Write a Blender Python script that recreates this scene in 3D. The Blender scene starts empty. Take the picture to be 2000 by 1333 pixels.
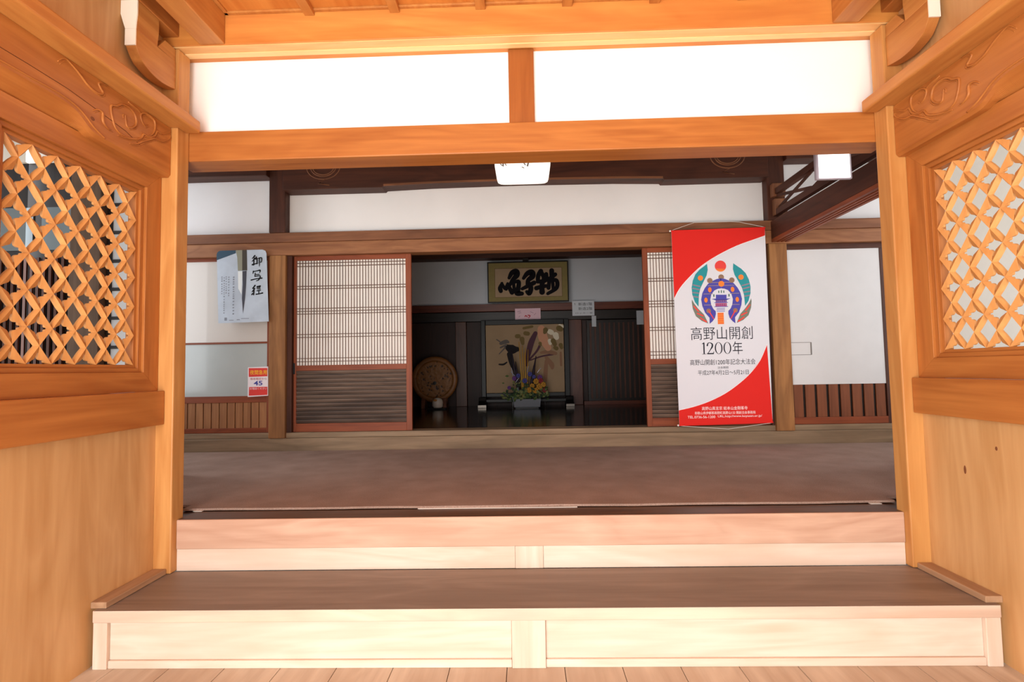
import bpy, bmesh, math, random
from mathutils import Vector, Matrix

# ------------------------------------------------------------------ camera, world, sun, exposure
SC = bpy.context.scene
COL = SC.collection
PITCH, YAW, ROLL, FPX = .0541130, -.0256714, -.0183441, 1018.17
_f = Vector((math.sin(YAW)*math.cos(PITCH), math.cos(YAW)*math.cos(PITCH), math.sin(PITCH)))
_r = Vector((math.cos(YAW), -math.sin(YAW), 0)); _u = _r.cross(_f)
_r2 = _r*math.cos(ROLL)+_u*math.sin(ROLL); _u2 = -_r*math.sin(ROLL)+_u*math.cos(ROLL)
cam = bpy.data.cameras.new('camera'); cam.sensor_width = 36; cam.lens = 36*FPX/2000
cam.clip_start = .05; cam.clip_end = 200
camo = bpy.data.objects.new('camera', cam); COL.objects.link(camo)
camo.matrix_world = Matrix(((_r2.x, _u2.x, -_f.x, 0), (_r2.y, _u2.y, -_f.y, 0), (_r2.z, _u2.z, -_f.z, 1.3), (0, 0, 0, 1)))
SC.camera = camo

world = bpy.data.worlds.new('world'); SC.world = world; world.use_nodes = True
bg = world.node_tree.nodes['Background']
bg.inputs[0].default_value = (.90, .95, 1, 1); bg.inputs[1].default_value = .95

sd = bpy.data.lights.new('sun', 'SUN'); sd.energy = 4.2; sd.angle = math.radians(.6); sd.color = (1, .95, .86)
so = bpy.data.objects.new('sun', sd); COL.objects.link(so); so.location = (2, -8, 12)
so.rotation_euler = Vector((.16, .42, -.9)).to_track_quat('-Z', 'Y').to_euler()

def area(name, loc, direction, sx, sy, power, color):
    l = bpy.data.lights.new(name, 'AREA'); l.shape = 'RECTANGLE'; l.size = sx; l.size_y = sy
    l.energy = power; l.color = color
    o = bpy.data.objects.new(name, l); COL.objects.link(o); o.location = loc
    o.rotation_euler = Vector(direction).to_track_quat('-Z', 'Y').to_euler()
    return o
# daylight entering the porch from the open forecourt, and through the open sides of the hall
area('forecourt_daylight', (-.95, -1.5, 1.35), (.62, 1, .05), 2.6, 2.3, 125, (1, .98, .95))
area('forecourt_ground_bounce', (-.3, -1.0, .05), (.06, .55, 1), 3.4, 2.0, 122, (1, .97, .92))
area('hall_daylight_left', (-3.95, 4.3, 2.2), (1, .12, 0), .9, 2.2, 16, (.93, .96, 1))
area('hall_daylight_right', (3.95, 4.3, 2.2), (-1, .12, 0), .9, 2.2, 9, (.97, .98, 1))

vs = SC.view_settings
SC.display_settings.display_device = 'sRGB'
vs.view_transform = 'Standard'; vs.look = 'None'; vs.exposure = 0.53; vs.gamma = 1; vs.use_curve_mapping = False
SC.cycles.max_bounces = 8; SC.cycles.diffuse_bounces = 5; SC.cycles.sample_clamp_indirect = 6

# ------------------------------------------------------------------ materials
def lin(c):
    def g(v):
        v /= 255
        return v/12.92 if v <= .04045 else ((v+.055)/1.055)**2.4
    return (g(c[0]), g(c[1]), g(c[2]), 1)

MATS = {}
def newmat(name):
    m = bpy.data.materials.new(name); m.use_nodes = True
    nt = m.node_tree; b = nt.nodes['Principled BSDF']
    return m, nt, b

def plain(name, rgb, rough=.7, spec=.3, metal=0, emit=None, estr=0, noise=0, nscale=8, coat=0):
    if name in MATS: return MATS[name]
    m, nt, b = newmat(name)
    b.inputs['Base Color'].default_value = lin(rgb); b.inputs['Roughness'].default_value = rough
    b.inputs['Specular IOR Level'].default_value = spec; b.inputs['Metallic'].default_value = metal
    b.inputs['Coat Weight'].default_value = coat; b.inputs['Coat Roughness'].default_value = .05
    if emit:
        b.inputs['Emission Color'].default_value = lin(emit); b.inputs['Emission Strength'].default_value = estr
    if noise:
        tc = nt.nodes.new('ShaderNodeTexCoord'); n = nt.nodes.new('ShaderNodeTexNoise')
        n.inputs['Scale'].default_value = nscale; n.inputs['Detail'].default_value = 5
        nt.links.new(tc.outputs['Object'], n.inputs['Vector'])
        r = nt.nodes.new('ShaderNodeValToRGB')
        c = lin(rgb); k = 1-noise
        r.color_ramp.elements[0].color = (c[0]*k, c[1]*k, c[2]*k, 1); r.color_ramp.elements[1].color = c
        r.color_ramp.elements[0].position = .3; r.color_ramp.elements[1].position = .65
        nt.links.new(n.outputs['Fac'], r.inputs['Fac']); nt.links.new(r.outputs['Color'], b.inputs['Base Color'])
    MATS[name] = m
    return m

def wood(key, light, dark, axis='x', rough=.5, spec=.35, fine=26, contrast=1, stain=None, coat=0):
    """long-grained timber: fine streaks plus broad growth bands along the given axis"""
    name = key+'_'+axis
    if name in MATS: return MATS[name]
    m, nt, b = newmat(name); N = nt.nodes.new; L = nt.links.new
    tc = N('ShaderNodeTexCoord'); oi = N('ShaderNodeObjectInfo')
    off = N('ShaderNodeVectorMath'); off.operation = 'SCALE'; off.inputs[0].default_value = (17, 31, 23)
    L(oi.outputs['Random'], off.inputs['Scale'])
    add = N('ShaderNodeVectorMath'); add.operation = 'ADD'
    L(tc.outputs['Object'], add.inputs[0]); L(off.outputs[0], add.inputs[1])
    def mapped(along, across):
        mp = N('ShaderNodeMapping'); s = [across]*3; s['xyz'.index(axis)] = along
        mp.inputs['Scale'].default_value = s; L(add.outputs[0], mp.inputs['Vector']); return mp
    n1 = N('ShaderNodeTexNoise'); n1.inputs['Scale'].default_value = 1; n1.inputs['Detail'].default_value = 5
    n1.inputs['Roughness'].default_value = .6; n1.inputs['Distortion'].default_value = .35
    L(mapped(.9, fine).outputs[0], n1.inputs['Vector'])
    n2 = N('ShaderNodeTexNoise'); n2.inputs['Scale'].default_value = 1; n2.inputs['Detail'].default_value = 3
    n2.inputs['Distortion'].default_value = .8
    L(mapped(.7, 4.2).outputs[0], n2.inputs['Vector'])
    w = N('ShaderNodeMath'); w.operation = 'MULTIPLY'; w.inputs[1].default_value = 11
    L(n2.outputs['Fac'], w.inputs[0])
    fr = N('ShaderNodeMath'); fr.operation = 'PINGPONG'; fr.inputs[1].default_value = 1
    L(w.outputs[0], fr.inputs[0])
    mx = N('ShaderNodeMath'); mx.operation = 'MULTIPLY_ADD'; mx.inputs[1].default_value = .20
    hm = N('ShaderNodeMath'); hm.operation = 'MULTIPLY'; hm.inputs[1].default_value = .80
    L(n1.outputs['Fac'], hm.inputs[0]); L(fr.outputs[0], mx.inputs[0]); L(hm.outputs[0], mx.inputs[2])
    r = N('ShaderNodeValToRGB')
    r.color_ramp.elements[0].position = .5-.28/contrast; r.color_ramp.elements[1].position = .5+.22/contrast
    r.color_ramp.elements[0].color = lin(dark); r.color_ramp.elements[1].color = lin(light)
    L(mx.outputs[0], r.inputs['Fac'])
    out = r.outputs['Color']
    if stain:
        n3 = N('ShaderNodeTexNoise'); n3.inputs['Scale'].default_value = 1; n3.inputs['Detail'].default_value = 4
        L(mapped(1.3, 5).outputs[0], n3.inputs['Vector'])
        r3 = N('ShaderNodeValToRGB'); r3.color_ramp.elements[0].position = .46; r3.color_ramp.elements[1].position = .74
        r3.color_ramp.elements[0].color = (0, 0, 0, 1); r3.color_ramp.elements[1].color = (.75, .75, .75, 1)
        L(n3.outputs['Fac'], r3.inputs['Fac'])
        mc = N('ShaderNodeMix'); mc.data_type = 'RGBA'
        L(r3.outputs['Color'], mc.inputs[0]); L(out, mc.inputs[6]); mc.inputs[7].default_value = lin(stain)
        out = mc.outputs[2]
    L(out, b.inputs['Base Color'])
    bp = N('ShaderNodeBump'); bp.inputs['Strength'].default_value = .12; bp.inputs['Distance'].default_value = .004
    L(n1.outputs['Fac'], bp.inputs['Height']); L(bp.outputs[0], b.inputs['Normal'])
    b.inputs['Roughness'].default_value = rough; b.inputs['Specular IOR Level'].default_value = spec
    b.inputs['Coat Weight'].default_value = coat; b.inputs['Coat Roughness'].default_value = .12
    MATS[name] = m
    return m

def cedar(a): return wood('cedar', (198, 138, 73), (164, 100, 47), a, rough=.48, stain=(178, 110, 54))
def cedar_red(a): return wood('red_cedar', (184, 118, 58), (150, 85, 36), a, rough=.46)
def board(a): return wood('pale_cedar_board', (208, 165, 114), (184, 136, 84), a, rough=.42, fine=14)
def postw(a): return wood('post_cedar', (206, 152, 90), (178, 118, 60), a, rough=.46)
def latw(a): return wood('lattice_cedar', (214, 158, 96), (190, 128, 70), a, rough=.45, fine=20)
def nosew(a): return wood('pale_nosing_wood', (222, 200, 180), (196, 166, 144), a, rough=.6, fine=16, stain=(190, 168, 154))
def stepw(a): return wood('bleached_step_wood', (230, 212, 197), (206, 180, 158), a, rough=.6, fine=20, stain=(204, 182, 162))
def beamstep(a): return wood('pink_step_wood', (210, 176, 154), (180, 140, 117), a, rough=.6, fine=16, stain=(186, 150, 126))
def tread(a): return wood('dark_tread_wood', (150, 132, 118), (120, 102, 90), a, rough=.5, fine=18, stain=(124, 108, 96))  # tread tops in a darker, greyer wood than the step fronts
def floorw(a): return wood('floor_plank_wood', (206, 190, 170), (176, 156, 136), a, rough=.6, fine=18, stain=(170, 144, 120))
def old(a): return wood('weathered_brown_wood', (150, 98, 66), (104, 62, 40), a, rough=.6, fine=18, stain=(98, 62, 42))
def oldpost(a): return wood('weathered_post_wood', (176, 122, 72), (122, 78, 42), a, rough=.65, fine=20, stain=(112, 72, 40))
def sillw(a): return wood('grey_sill_wood', (160, 134, 106), (122, 100, 77), a, rough=.6, fine=18, stain=(112, 92, 70))
def dark(a): return wood('dark_brown_wood', (86, 46, 30), (54, 27, 17), a, rough=.55, fine=20)
def doorf(a): return wood('red_brown_door_wood', (150, 76, 42), (112, 50, 26), a, rough=.5, fine=24)
def ebony(a): return wood('blackened_wood', (40, 28, 22), (22, 15, 12), a, rough=.4, fine=20)

PLASTER = plain('white_plaster', (251, 250, 249), .9, .1, noise=.02, nscale=2)
BACKPL = plain('hall_plaster', (247, 246, 247), .9, .1, noise=.05, nscale=2)
PAPER = plain('shoji_paper', (250, 244, 238), .9, .1)
WHITE = plain('white_paint', (244, 240, 226), .7, .2)
BLACK = plain('black_ink', (22, 20, 24), .8, .1)

# ------------------------------------------------------------------ mesh helpers
XC = .026
def mx_(x): return 2*XC-x

class MB:
    def __init__(s): s.bm = bmesh.new(); s.mi = 0; s.mats = []
    def mat(s, m):
        if m not in s.mats: s.mats.append(m)
        s.mi = s.mats.index(m); return s
    def face(s, vs):
        try: f = s.bm.faces.new(vs); f.material_index = s.mi; return f
        except ValueError: return None
    def box(s, x0, x1, y0, y1, z0, z1):
        v = [s.bm.verts.new((x, y, z)) for z in (z0, z1) for y in (y0, y1) for x in (x0, x1)]
        for q in ((0, 2, 3, 1), (4, 5, 7, 6), (0, 1, 5, 4), (2, 6, 7, 3), (0, 4, 6, 2), (1, 3, 7, 5)):
            s.face([v[i] for i in q])
        return s
    def pt(s, axis, a, p):
        return {'x': (a, p[0], p[1]), 'y': (p[0], a, p[1]), 'z': (p[0], p[1], a)}[axis]
    def prism(s, poly, axis, a, b):
        A = [s.bm.verts.new(s.pt(axis, a, p)) for p in poly]; B = [s.bm.verts.new(s.pt(axis, b, p)) for p in poly]
        n = len(poly); s.face(A); s.face(B[::-1])
        for i in range(n): s.face([A[i], B[i], B[(i+1) % n], A[(i+1) % n]])
        return s
    def flat(s, poly, y):
        s.face([s.bm.verts.new((p[0], y, p[1])) for p in poly]); return s
    def disc(s, cx, cz, y, rx, rz=None, n=28, a0=0, a1=2*math.pi):
        rz = rz or rx
        return s.flat([(cx+rx*math.cos(a0+(a1-a0)*i/n), cz+rz*math.sin(a0+(a1-a0)*i/n)) for i in range(n)], y)
    def stroke(s, pts, y, sub=6):
        """variable-width brush stroke lying in a plane y = const; pts (x, z, halfwidth)"""
        P = []
        n = len(pts)
        for i in range(n-1):
            p0 = pts[max(i-1, 0)]; p1 = pts[i]; p2 = pts[i+1]; p3 = pts[min(i+2, n-1)]
            for k in range(sub):
                t = k/sub
                P.append([.5*(2*p1[j]+(p2[j]-p0[j])*t+(2*p0[j]-5*p1[j]+4*p2[j]-p3[j])*t*t+(3*p1[j]-p0[j]-3*p2[j]+p3[j])*t**3) for j in range(3)])
        P.append(list(pts[-1]))
        Ls, Rs = [], []
        for i, p in enumerate(P):
            a = P[max(i-1, 0)]; b = P[min(i+1, len(P)-1)]
            dx, dz = b[0]-a[0], b[1]-a[1]; l = math.hypot(dx, dz) or 1
            Ls.append((p[0]-dz/l*p[2], p[1]+dx/l*p[2])); Rs.append((p[0]+dz/l*p[2], p[1]-dx/l*p[2]))
        A = [s.bm.verts.new((q[0], y, q[1])) for q in Ls]; B = [s.bm.verts.new((q[0], y, q[1])) for q in Rs]
        for i in range(len(A)-1): s.face([A[i], B[i], B[i+1], A[i+1]])
        s.disc(P[0][0], P[0][1], y-.00012, P[0][2], n=14); s.disc(P[-1][0], P[-1][1], y-.00024, P[-1][2], n=14)
        return s
    def tube(s, pts, r, seg=8, caps=True):
        pts = [Vector(p) for p in pts]; rs = r if isinstance(r, (list, tuple)) else [r]*len(pts)
        rings = []; up = None
        for i, p in enumerate(pts):
            d = (pts[min(i+1, len(pts)-1)]-pts[max(i-1, 0)]).normalized()
            if up is None:
                up = Vector((0, 0, 1)) if abs(d.z) < .9 else Vector((1, 0, 0))
            u = (up-d*up.dot(d)).normalized(); v = d.cross(u); up = u
            rings.append([s.bm.verts.new(p+(u*math.cos(2*math.pi*k/seg)+v*math.sin(2*math.pi*k/seg))*rs[i]) for k in range(seg)])
        for a, b in zip(rings, rings[1:]):
            for k in range(seg): s.face([a[k], a[(k+1) % seg], b[(k+1) % seg], b[k]])
        if caps: s.face(rings[0][::-1]); s.face(rings[-1])
        return s
    def lathe(s, prof, c=(0, 0, 0), axis='z', seg=32):
        """prof: list of (radius, height) about the axis through c"""
        rings = []
        for r, h in prof:
            ring = []
            for k in range(seg):
                a = 2*math.pi*k/seg; u, v = r*math.cos(a), r*math.sin(a)
                q = {'z': (u, v, h), 'y': (u, h, v), 'x': (h, u, v)}[axis]
                ring.append(s.bm.verts.new((c[0]+q[0], c[1]+q[1], c[2]+q[2])))
            rings.append(ring)
        for a, b in zip(rings, rings[1:]):
            for k in range(seg): s.face([a[k], a[(k+1) % seg], b[(k+1) % seg], b[k]])
        s.face(rings[0][::-1]); s.face(rings[-1])
        return s
    def ball(s, c, r, sx=1, sy=1, sz=1, u=12, v=8):
        r0 = bmesh.ops.create_uvsphere(s.bm, u_segments=u, v_segments=v, radius=r, matrix=Matrix.Translation(c) @ Matrix.Diagonal((sx, sy, sz, 1)))
        for vv in r0['verts']:
            for f in vv.link_faces: f.material_index = s.mi; f.smooth = True
        return s
    def mirrored(s):
        for v in s.bm.verts: v.co.x = mx_(v.co.x)
        bmesh.ops.reverse_faces(s.bm, faces=s.bm.faces[:]); return s
    def build(s, name, mat=None, parent=None, bevel=0, smooth=False, recalc=True, origin=None, segs=2):
        if recalc: bmesh.ops.recalc_face_normals(s.bm, faces=s.bm.faces[:])
        me = bpy.data.meshes.new(name)
        s.bm.to_mesh(me); s.bm.free()
        if s.mats:
            for m in s.mats: me.materials.append(m)
        else: me.materials.append(mat)
        if smooth:
            for p in me.polygons: p.use_smooth = True
        o = bpy.data.objects.new(name, me); COL.objects.link(o)
        if parent:
            o.parent = parent; o.matrix_parent_inverse = WORLD_INV(parent)
        elif origin != 'keep':
            xs = [v.co for v in me.vertices]
            c = Vector(((min(v.x for v in xs)+max(v.x for v in xs))/2, (min(v.y for v in xs)+max(v.y for v in xs))/2, min(v.z for v in xs)))
            for v in me.vertices: v.co -= c
            o.location = c
        if bevel:
            b = o.modifiers.new('bevel', 'BEVEL'); b.width = bevel; b.segments = segs; b.limit_method = 'ANGLE'; b.angle_limit = math.radians(35)
        return o

def WORLD_INV(o):
    return Matrix() if o.parent else Matrix.Translation(-o.location)

def tag(o, label=None, cat=None, group=None, kind=None):
    if label: o['label'] = label
    if cat: o['category'] = cat
    if group: o['group'] = group
    if kind: o['kind'] = kind
    return o
def thing(name, label, cat, loc, group=None):
    o = bpy.data.objects.new(name, None); o.empty_display_size = .1; COL.objects.link(o); o.location = loc
    return tag(o, label, cat, group)
def struct(name, mb, mat, bevel=0, **k):
    return tag(mb.build(name, mat, None, bevel, origin='keep', **k), kind='structure')

def text_mesh(body, width, cx, cz, y, height=None, size=1, offset=0, shear=0):
    """lettering facing -y, fitted to a width (and height) about a centre; returns list of polygons as mesh data"""
    c = bpy.data.curves.new('lettering', 'FONT'); c.body = body; c.size = size; c.offset = offset; c.shear = shear
    c.align_x = 'LEFT'; c.resolution_u = 3
    o = bpy.data.objects.new('lettering', c); COL.objects.link(o)
    bpy.context.view_layer.update()
    me = bpy.data.meshes.new_from_object(o.evaluated_get(bpy.context.evaluated_depsgraph_get()))
    bpy.data.objects.remove(o); bpy.data.curves.remove(c)
    xs = [v.co.x for v in me.vertices]; ys = [v.co.y for v in me.vertices]
    x0, x1, y0, y1 = min(xs), max(xs), min(ys), max(ys)
    sx = width/(x1-x0); sy = height/(y1-y0) if height else sx
    out = []
    for p in me.polygons:
        out.append([(cx+(me.vertices[i].co.x-(x0+x1)/2)*sx, y, cz+(me.vertices[i].co.y-(y0+y1)/2)*sy) for i in p.vertices])
    bpy.data.meshes.remove(me)
    return out
def put_text(mb, *a, **k):
    for poly in text_mesh(*a, **k): mb.face([mb.bm.verts.new(q) for q in poly])
    return mb

# ------------------------------------------------------------------ outlines of printed and brushed marks
# measured on the photograph and laid on the real plane y = Y each mark lies in: (x, z[, half width]) in metres
ART = {}
def spot(px, py, Y):
    d = _r2*((px-1000)/FPX)+_u2*(-(py-666.5)/FPX)+_f
    return d.x*Y/d.y, 1.3+d.z*Y/d.y
def bake(name, pts, s, ox, oy, Y):
    o = []
    for p in pts:
        q = spot(ox+p[0]/s, oy+p[1]/s, Y); r = [q[0], q[1]]
        if len(p) > 2: r.append(p[2]/s*Y/1018/2)
        o.append(r)
    ART[name] = o
B8=(3.25,1300,430,5.0); B7=(8.8875,1330,490,5.0)
bake('banner',[(36,70),(630,48),(680,1285),(88,1305)],*B8)
bake('red_top',[(630,100),(560,125),(450,165),(330,225),(230,290),(150,365),(90,435),(55,500)],*B8)
bake('red_bot',[(643,790),(600,890),(540,970),(470,1035),(380,1100),(280,1150),(180,1185),(84,1208)],*B8)
for n,p in {'t1':[(160,722),(552,715)],'t2':[(230,815),(490,812)],'t3':[(155,908),(570,895)],'t4':[(330,937),(398,937)],'t5':[(205,972),(527,964)],'t6':[(230,1200),(520,1190)],'t7':[(185,1228),(570,1220)],'t8a':[(140,1254),(315,1249)],'t8b':[(332,1250),(612,1243)]}.items(): bake(n,p,*B8)
bake('leaf_up',[(452,228),(465,330),(445,430),(390,540),(335,660),(310,780),(305,975),(240,890),(195,760),(185,640),(205,520),(250,410),(320,330),(400,270)],*B7)
bake('leaf_low',[(190,850),(230,920),(300,1010),(400,1110),(475,1265),(360,1220),(260,1140),(205,1010),(188,900)],*B7)
bake('ring',[(695,480),(620,492),(560,520),(470,575),(410,655),(370,740),(350,850),(370,960),(420,1080),(495,1165),(498,1270),(550,1225),(590,1170),(605,1100),(602,1050),(560,1010),(525,940),(508,850),(525,760),(580,690),(640,662),(695,655)],*B7)
bake('pts',[(685,268),(337,475),(500,520),(697,460),(700,575),(500,680),(433,858),(655,715),(700,710),(570,780),(480,1045),(570,1185),(697,800),(697,875),(697,937),(690,1000),(690,1027),(690,1053),(690,1176)],*B7)
bake('roof',[(605,765),(790,765),(790,832),(860,828),(800,855),(590,858),(530,838),(605,832)],*B7)
bake('llines',[(190,590),(345,625),(188,650),(330,680),(190,725),(322,740),(205,795),(312,810)],*B7)
bake('lowred',[(225,965),(300,1050),(285,1090),(380,1130),(340,1170),(440,1235)],*B7)
# calligraphy frame Y=8.36
C=(8,930,500,8.33)
st=[[(405,425,30),(375,500,55),(385,550,50)],[(400,430,35),(440,500,40),(470,520,40)],[(490,430,30),(465,500,40)],[(515,345,40),(560,265,60),(625,245,70),(635,300,70),(570,375,50),(550,420,50)],[(550,420,50),(515,480,45),(560,570,60)],[(580,400,40),(600,560,40)],[(600,410,40),(665,405,50),(655,520,60),(640,580,70),(715,590,50)],
[(740,350,40),(800,275,60),(870,260,75),(880,320,70),(815,380,55),(810,440,60)],[(815,430,60),(855,500,60),(830,585,60),(790,560,40)],[(720,515,40),(800,475,50),(905,420,55)],
[(1010,240,60),(970,310,55),(965,395,50)],[(1005,250,60),(1055,330,50),(1040,430,50)],[(1095,285,50),(1085,380,55),(960,405,45)],[(940,505,55),(1010,485,50),(1095,470,45)],[(1025,430,50),(1030,565,70)],[(1180,230,60),(1185,340,60)],[(1235,290,50),(1130,370,50)],[(1145,370,45),(1130,500,50)],[(1150,385,45),(1255,385,50),(1255,500,50),(1120,590,40)],[(1195,390,40),(1205,520,40)]]
for i,s_ in enumerate(st): bake('cal%d'%i,s_,*C)
bake('calborder',[(265,200),(1345,180),(1325,630),(295,655)],*C)
bake('calframe',[(160,95),(1455,75),(1432,720),(195,738)],*C)
# painting Y=8.44
P3=(6.06,800,600,8.32)
bake('paint',[(905,210),(1820,200),(1825,1010),(915,1020)],*P3)
ps=[('d',[(1150,470,60),(1210,500,110),(1270,500,60)]),('d',[(1180,560,60),(1205,660,55),(1245,760,40)]),('g',[(1080,430,40),(1140,410,50),(1165,415,30)]),('g',[(1075,480,20),(1140,450,25)]),('g',[(1060,555,12),(1130,480,18)]),('d',[(1060,680,18),(1110,680,22),(1150,655,15)]),('g',[(1030,385,14),(1065,408,14)]),
('p',[(1380,690,30),(1410,540,60),(1440,420,70),(1490,310,50)]),('p',[(1400,640,20),(1500,530,25),(1545,450,30)]),('p',[(1430,630,15),(1560,585,18),(1700,560,22)]),('b',[(1560,540,30),(1640,530,50),(1730,550,40)]),('r',[(1560,260,90),(1580,360,110),(1640,480,80)]),('b',[(1620,600,40),(1680,680,60),(1690,720,40)]),('b',[(1620,640,40),(1610,800,50),(1620,880,20)]),('b',[(1790,540,25),(1795,690,25)]),
('o',[(1270,345,50),(1290,345,50)]),('o',[(1370,310,50),(1400,315,50)]),('o',[(1330,380,60),(1340,430,40)]),('o',[(1350,250,30),(1450,230,30)]),('w',[(1660,290,60),(1680,300,60)]),('w',[(1730,330,70),(1740,360,60)]),('w',[(1660,400,50),(1665,430,40)]),('w',[(1780,220,40),(1810,230,40)]),('o',[(1770,250,70),(1790,260,60)]),('o',[(1610,270,60),(1600,300,40)]),('o',[(1700,400,60),(1720,440,50)]),('o',[(1790,450,50),(1800,480,40)]),('o',[(1545,430,40),(1550,450,30)]),('o',[(1720,480,40),(1740,490,50)])]
ART['paintcols']=''.join(c for c,_ in ps)
for i,(c,s_) in enumerate(ps): bake('ps%d'%i,s_,*P3)
# poster Y=5.05
Q=(8.33,400,480,5.05)
bake('poster',[(195,150),(205,110),(240,85),(940,64),(985,85),(1003,130),(1040,1235),(220,1265)],*Q)
bake('p_roof',[(193,150),(205,112),(240,86),(505,77),(505,125),(193,240)],*Q)
bake('p_handle',[(505,77),(610,74),(610,408),(540,411),(530,200)],*Q)
bake('p_handle2',[(610,74),(683,72),(690,403),(610,408)],*Q)
bake('p_white',[(540,420),(615,416),(600,800),(545,700)],*Q)
bake('p_brush',[(612,416),(680,410),(672,640),(655,860),(622,1105),(605,860),(618,640)],*Q)
bake('p_chars',[(850,250),(850,490),(850,725)],*Q)
bake('p_cols',[(470,505),(470,1115),(392,505),(392,830),(350,505),(350,770),(318,520),(318,1090),(280,505),(280,800)],*Q)
bake('p_foot',[(320,1180),(360,1215),(395,1218),(470,1212),(520,1208),(570,1206),(590,1190),(720,1184),(750,1186),(915,1170)],*Q)
R=(14.8,460,700,5.10)
bake('sign',[(325,265),(910,240),(910,1090),(315,1130)],*R)
bake('s_parts',[(350,290),(890,285),(890,525),(350,545),(360,840),(890,830),(890,1065),(350,1090),(630,410),(630,600),(620,725),(630,870),(620,990)],*R)

# ------------------------------------------------------------------ ground, floors, walls, ceilings
WL, WR = -1.978, 2.03          # porch side walls
struct('floor.003', MB().box(-14, 14, -16, 14, -.30, -.16), plain('pale_gravel', (206, 198, 184), .95, .1, noise=.25, nscale=30))
m = MB()
for i in range(17):            # porch floor: planks running away from the camera, thin open joints
    x0 = -2.11+i*.2505
    m.box(x0, x0+.2475, -.9, 2.36, -.05, 0)
m.box(-2.11, 2.15, -.9, 2.36, -.12, -.052)
struct('floor', m, floorw('y'), .0012)
struct('wall_left', MB().box(WL-.06, WL, -.7, 2.745, 0, 1.045).box(WL-.06, WL, -.7, 2.745, 2.40, 3.30).box(WL-.06, WL, -.7, 1.745, 1.045, 2.40), board('z'))  # both side walls extended unseen towards the camera to block side light
struct('wall_right', MB().mat(plain('knot_brown', (120, 72, 44), .6)).ball((WR, 2.506, .795), .009, .1, .8, 2.2).ball((WR, 2.335, .918), .007, .1, .9, 1.3).mat(board('z')).box(WR, WR+.06, -.7, 2.745, 0, 1.045).box(WR, WR+.06, -.7, 2.745, 2.40, 3.30).box(WR, WR+.06, -.7, 1.745, 1.045, 2.40), board('z'))
struct('wall_front', MB().box(-2.0, 2.05, 2.90, 2.96, 2.66, 3.14).box(-4.4, 4.4, 2.96, 3.0, 3.14, 3.7), PLASTER)
struct('added_sun_block', MB().box(-5.6, -2.0, .6, 3.9, 3.72, 3.80).box(2.05, 5.6, .6, 3.9, 3.72, 3.80), dark('x'))  # unseen roof slabs, added to keep sun out of the side gaps
struct('ceiling', MB().box(-2.15, 2.2, -.75, 2.93, 3.30, 3.36), wood('ceiling_board', (212, 144, 72), (184, 106, 44), 'y', rough=.45, fine=10))
m = MB()
for i in range(1, 7):          # battens under the porch ceiling
    x = -1.625+i*.472
    m.box(x-.027, x+.027, -.7, 2.745, 3.268, 3.30)
m.box(-1.625, 1.678, 2.725, 2.745, 3.288, 3.30).box(-1.625, -1.605, -.7, 2.745, 3.288, 3.30).box(1.658, 1.678, -.7, 2.745, 3.288, 3.30)
struct('trim_1', m, cedar('y'), .002)
# hall
hp = [(-2.75, 2.80), (2.83, 2.80), (2.83, 3.9), (4.3, 3.9), (4.3, 5.3), (-4.3, 5.3), (-4.3, 3.9), (-2.75, 3.9)]
struct('floor.001', MB().prism(hp, 'z', .40, .524), wood('hall_floor_wood', (92, 62, 42), (58, 38, 26), 'x', rough=.35, fine=18))
struct('ceiling.001', MB().box(-4.4, 4.4, 2.96, 5.3, 3.70, 3.76), dark('x'))
YB = 5.16
# back wall plaster of the hall: three bays above the head rail
struct('wall_back', MB().box(-4.3, 4.3, YB, YB+.05, 2.70, 3.70), BACKPL)
# head rail in two courses across the whole back wall
struct('trim_2', MB().box(-4.3, 4.3, 5.06, 5.16, 2.605, 2.70), old('x'), .006)
struct('trim_3', MB().box(-4.3, 4.3, 5.075, 5.22, 2.475, 2.604), wood('head_track_wood', (164, 110, 72), (120, 72, 44), 'x', rough=.55, fine=18), .004)
# sill in two courses
struct('trim_4', MB().box(-4.3, 4.3, 5.085, 5.3, .524, .664), sillw('x'), .006)
struct('trim_5', MB().box(-4.3, 4.3, 5.10, 5.3, .665, .717), sillw('x'), .004)
# outer walls seen through the lattices
struct('wall_right.001', MB().box(2.84, 5.4, 3.9, 3.98, .526, 3.7).box(2.84, 2.90, 3.98, 4.0, .526, 3.7), plain('outer_plaster', (236, 234, 230), .9, .1, noise=.05, nscale=3))
struct('wall_left.001', MB().box(-5.8, -2.66, 3.92, 4.0, 3.0, 3.7), plain('outer_plaster', (236, 234, 230)))
# inner room behind the open doors
struct('floor.002', MB().box(-3.2, 3.2, 5.3, 8.95, .60, .70), wood('lacquered_floor', (36, 20, 14), (22, 12, 8), 'x', rough=.14, fine=10, spec=.5))
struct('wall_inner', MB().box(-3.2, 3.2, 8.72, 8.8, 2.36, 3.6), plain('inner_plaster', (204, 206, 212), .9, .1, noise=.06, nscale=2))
m = MB()
for i in range(24):            # dark boards below the plaster
    m.box(-3.2+i*.27, -3.2+i*.27+.268, 8.74, 8.8, .70, 2.36)
struct('wall_inner.001', m, wood('dark_wall_boards', (52, 25, 17), (34, 16, 11), 'z', rough=.55, fine=12))
struct('wall_inner_left', MB().box(-3.26, -3.2, 5.3, 8.8, .6, 3.6), dark('y'))
struct('wall_inner_right', MB().box(3.2, 3.26, 5.3, 8.8, .6, 3.6), dark('y'))
struct('ceiling.002', MB().box(-3.26, 3.26, 5.22, 8.8, 3.6, 3.66), dark('x'))
struct('trim_6', MB().box(-3.2, 3.2, 8.52, 8.72, 2.255, 2.375), wood('inner_rail_wood', (112, 54, 34), (74, 32, 20), 'x', rough=.4), .005)
struct('trim_7', MB().box(-3.2, 3.2, 8.58, 8.74, 2.10, 2.250), ebony('x'), .004)
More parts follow.
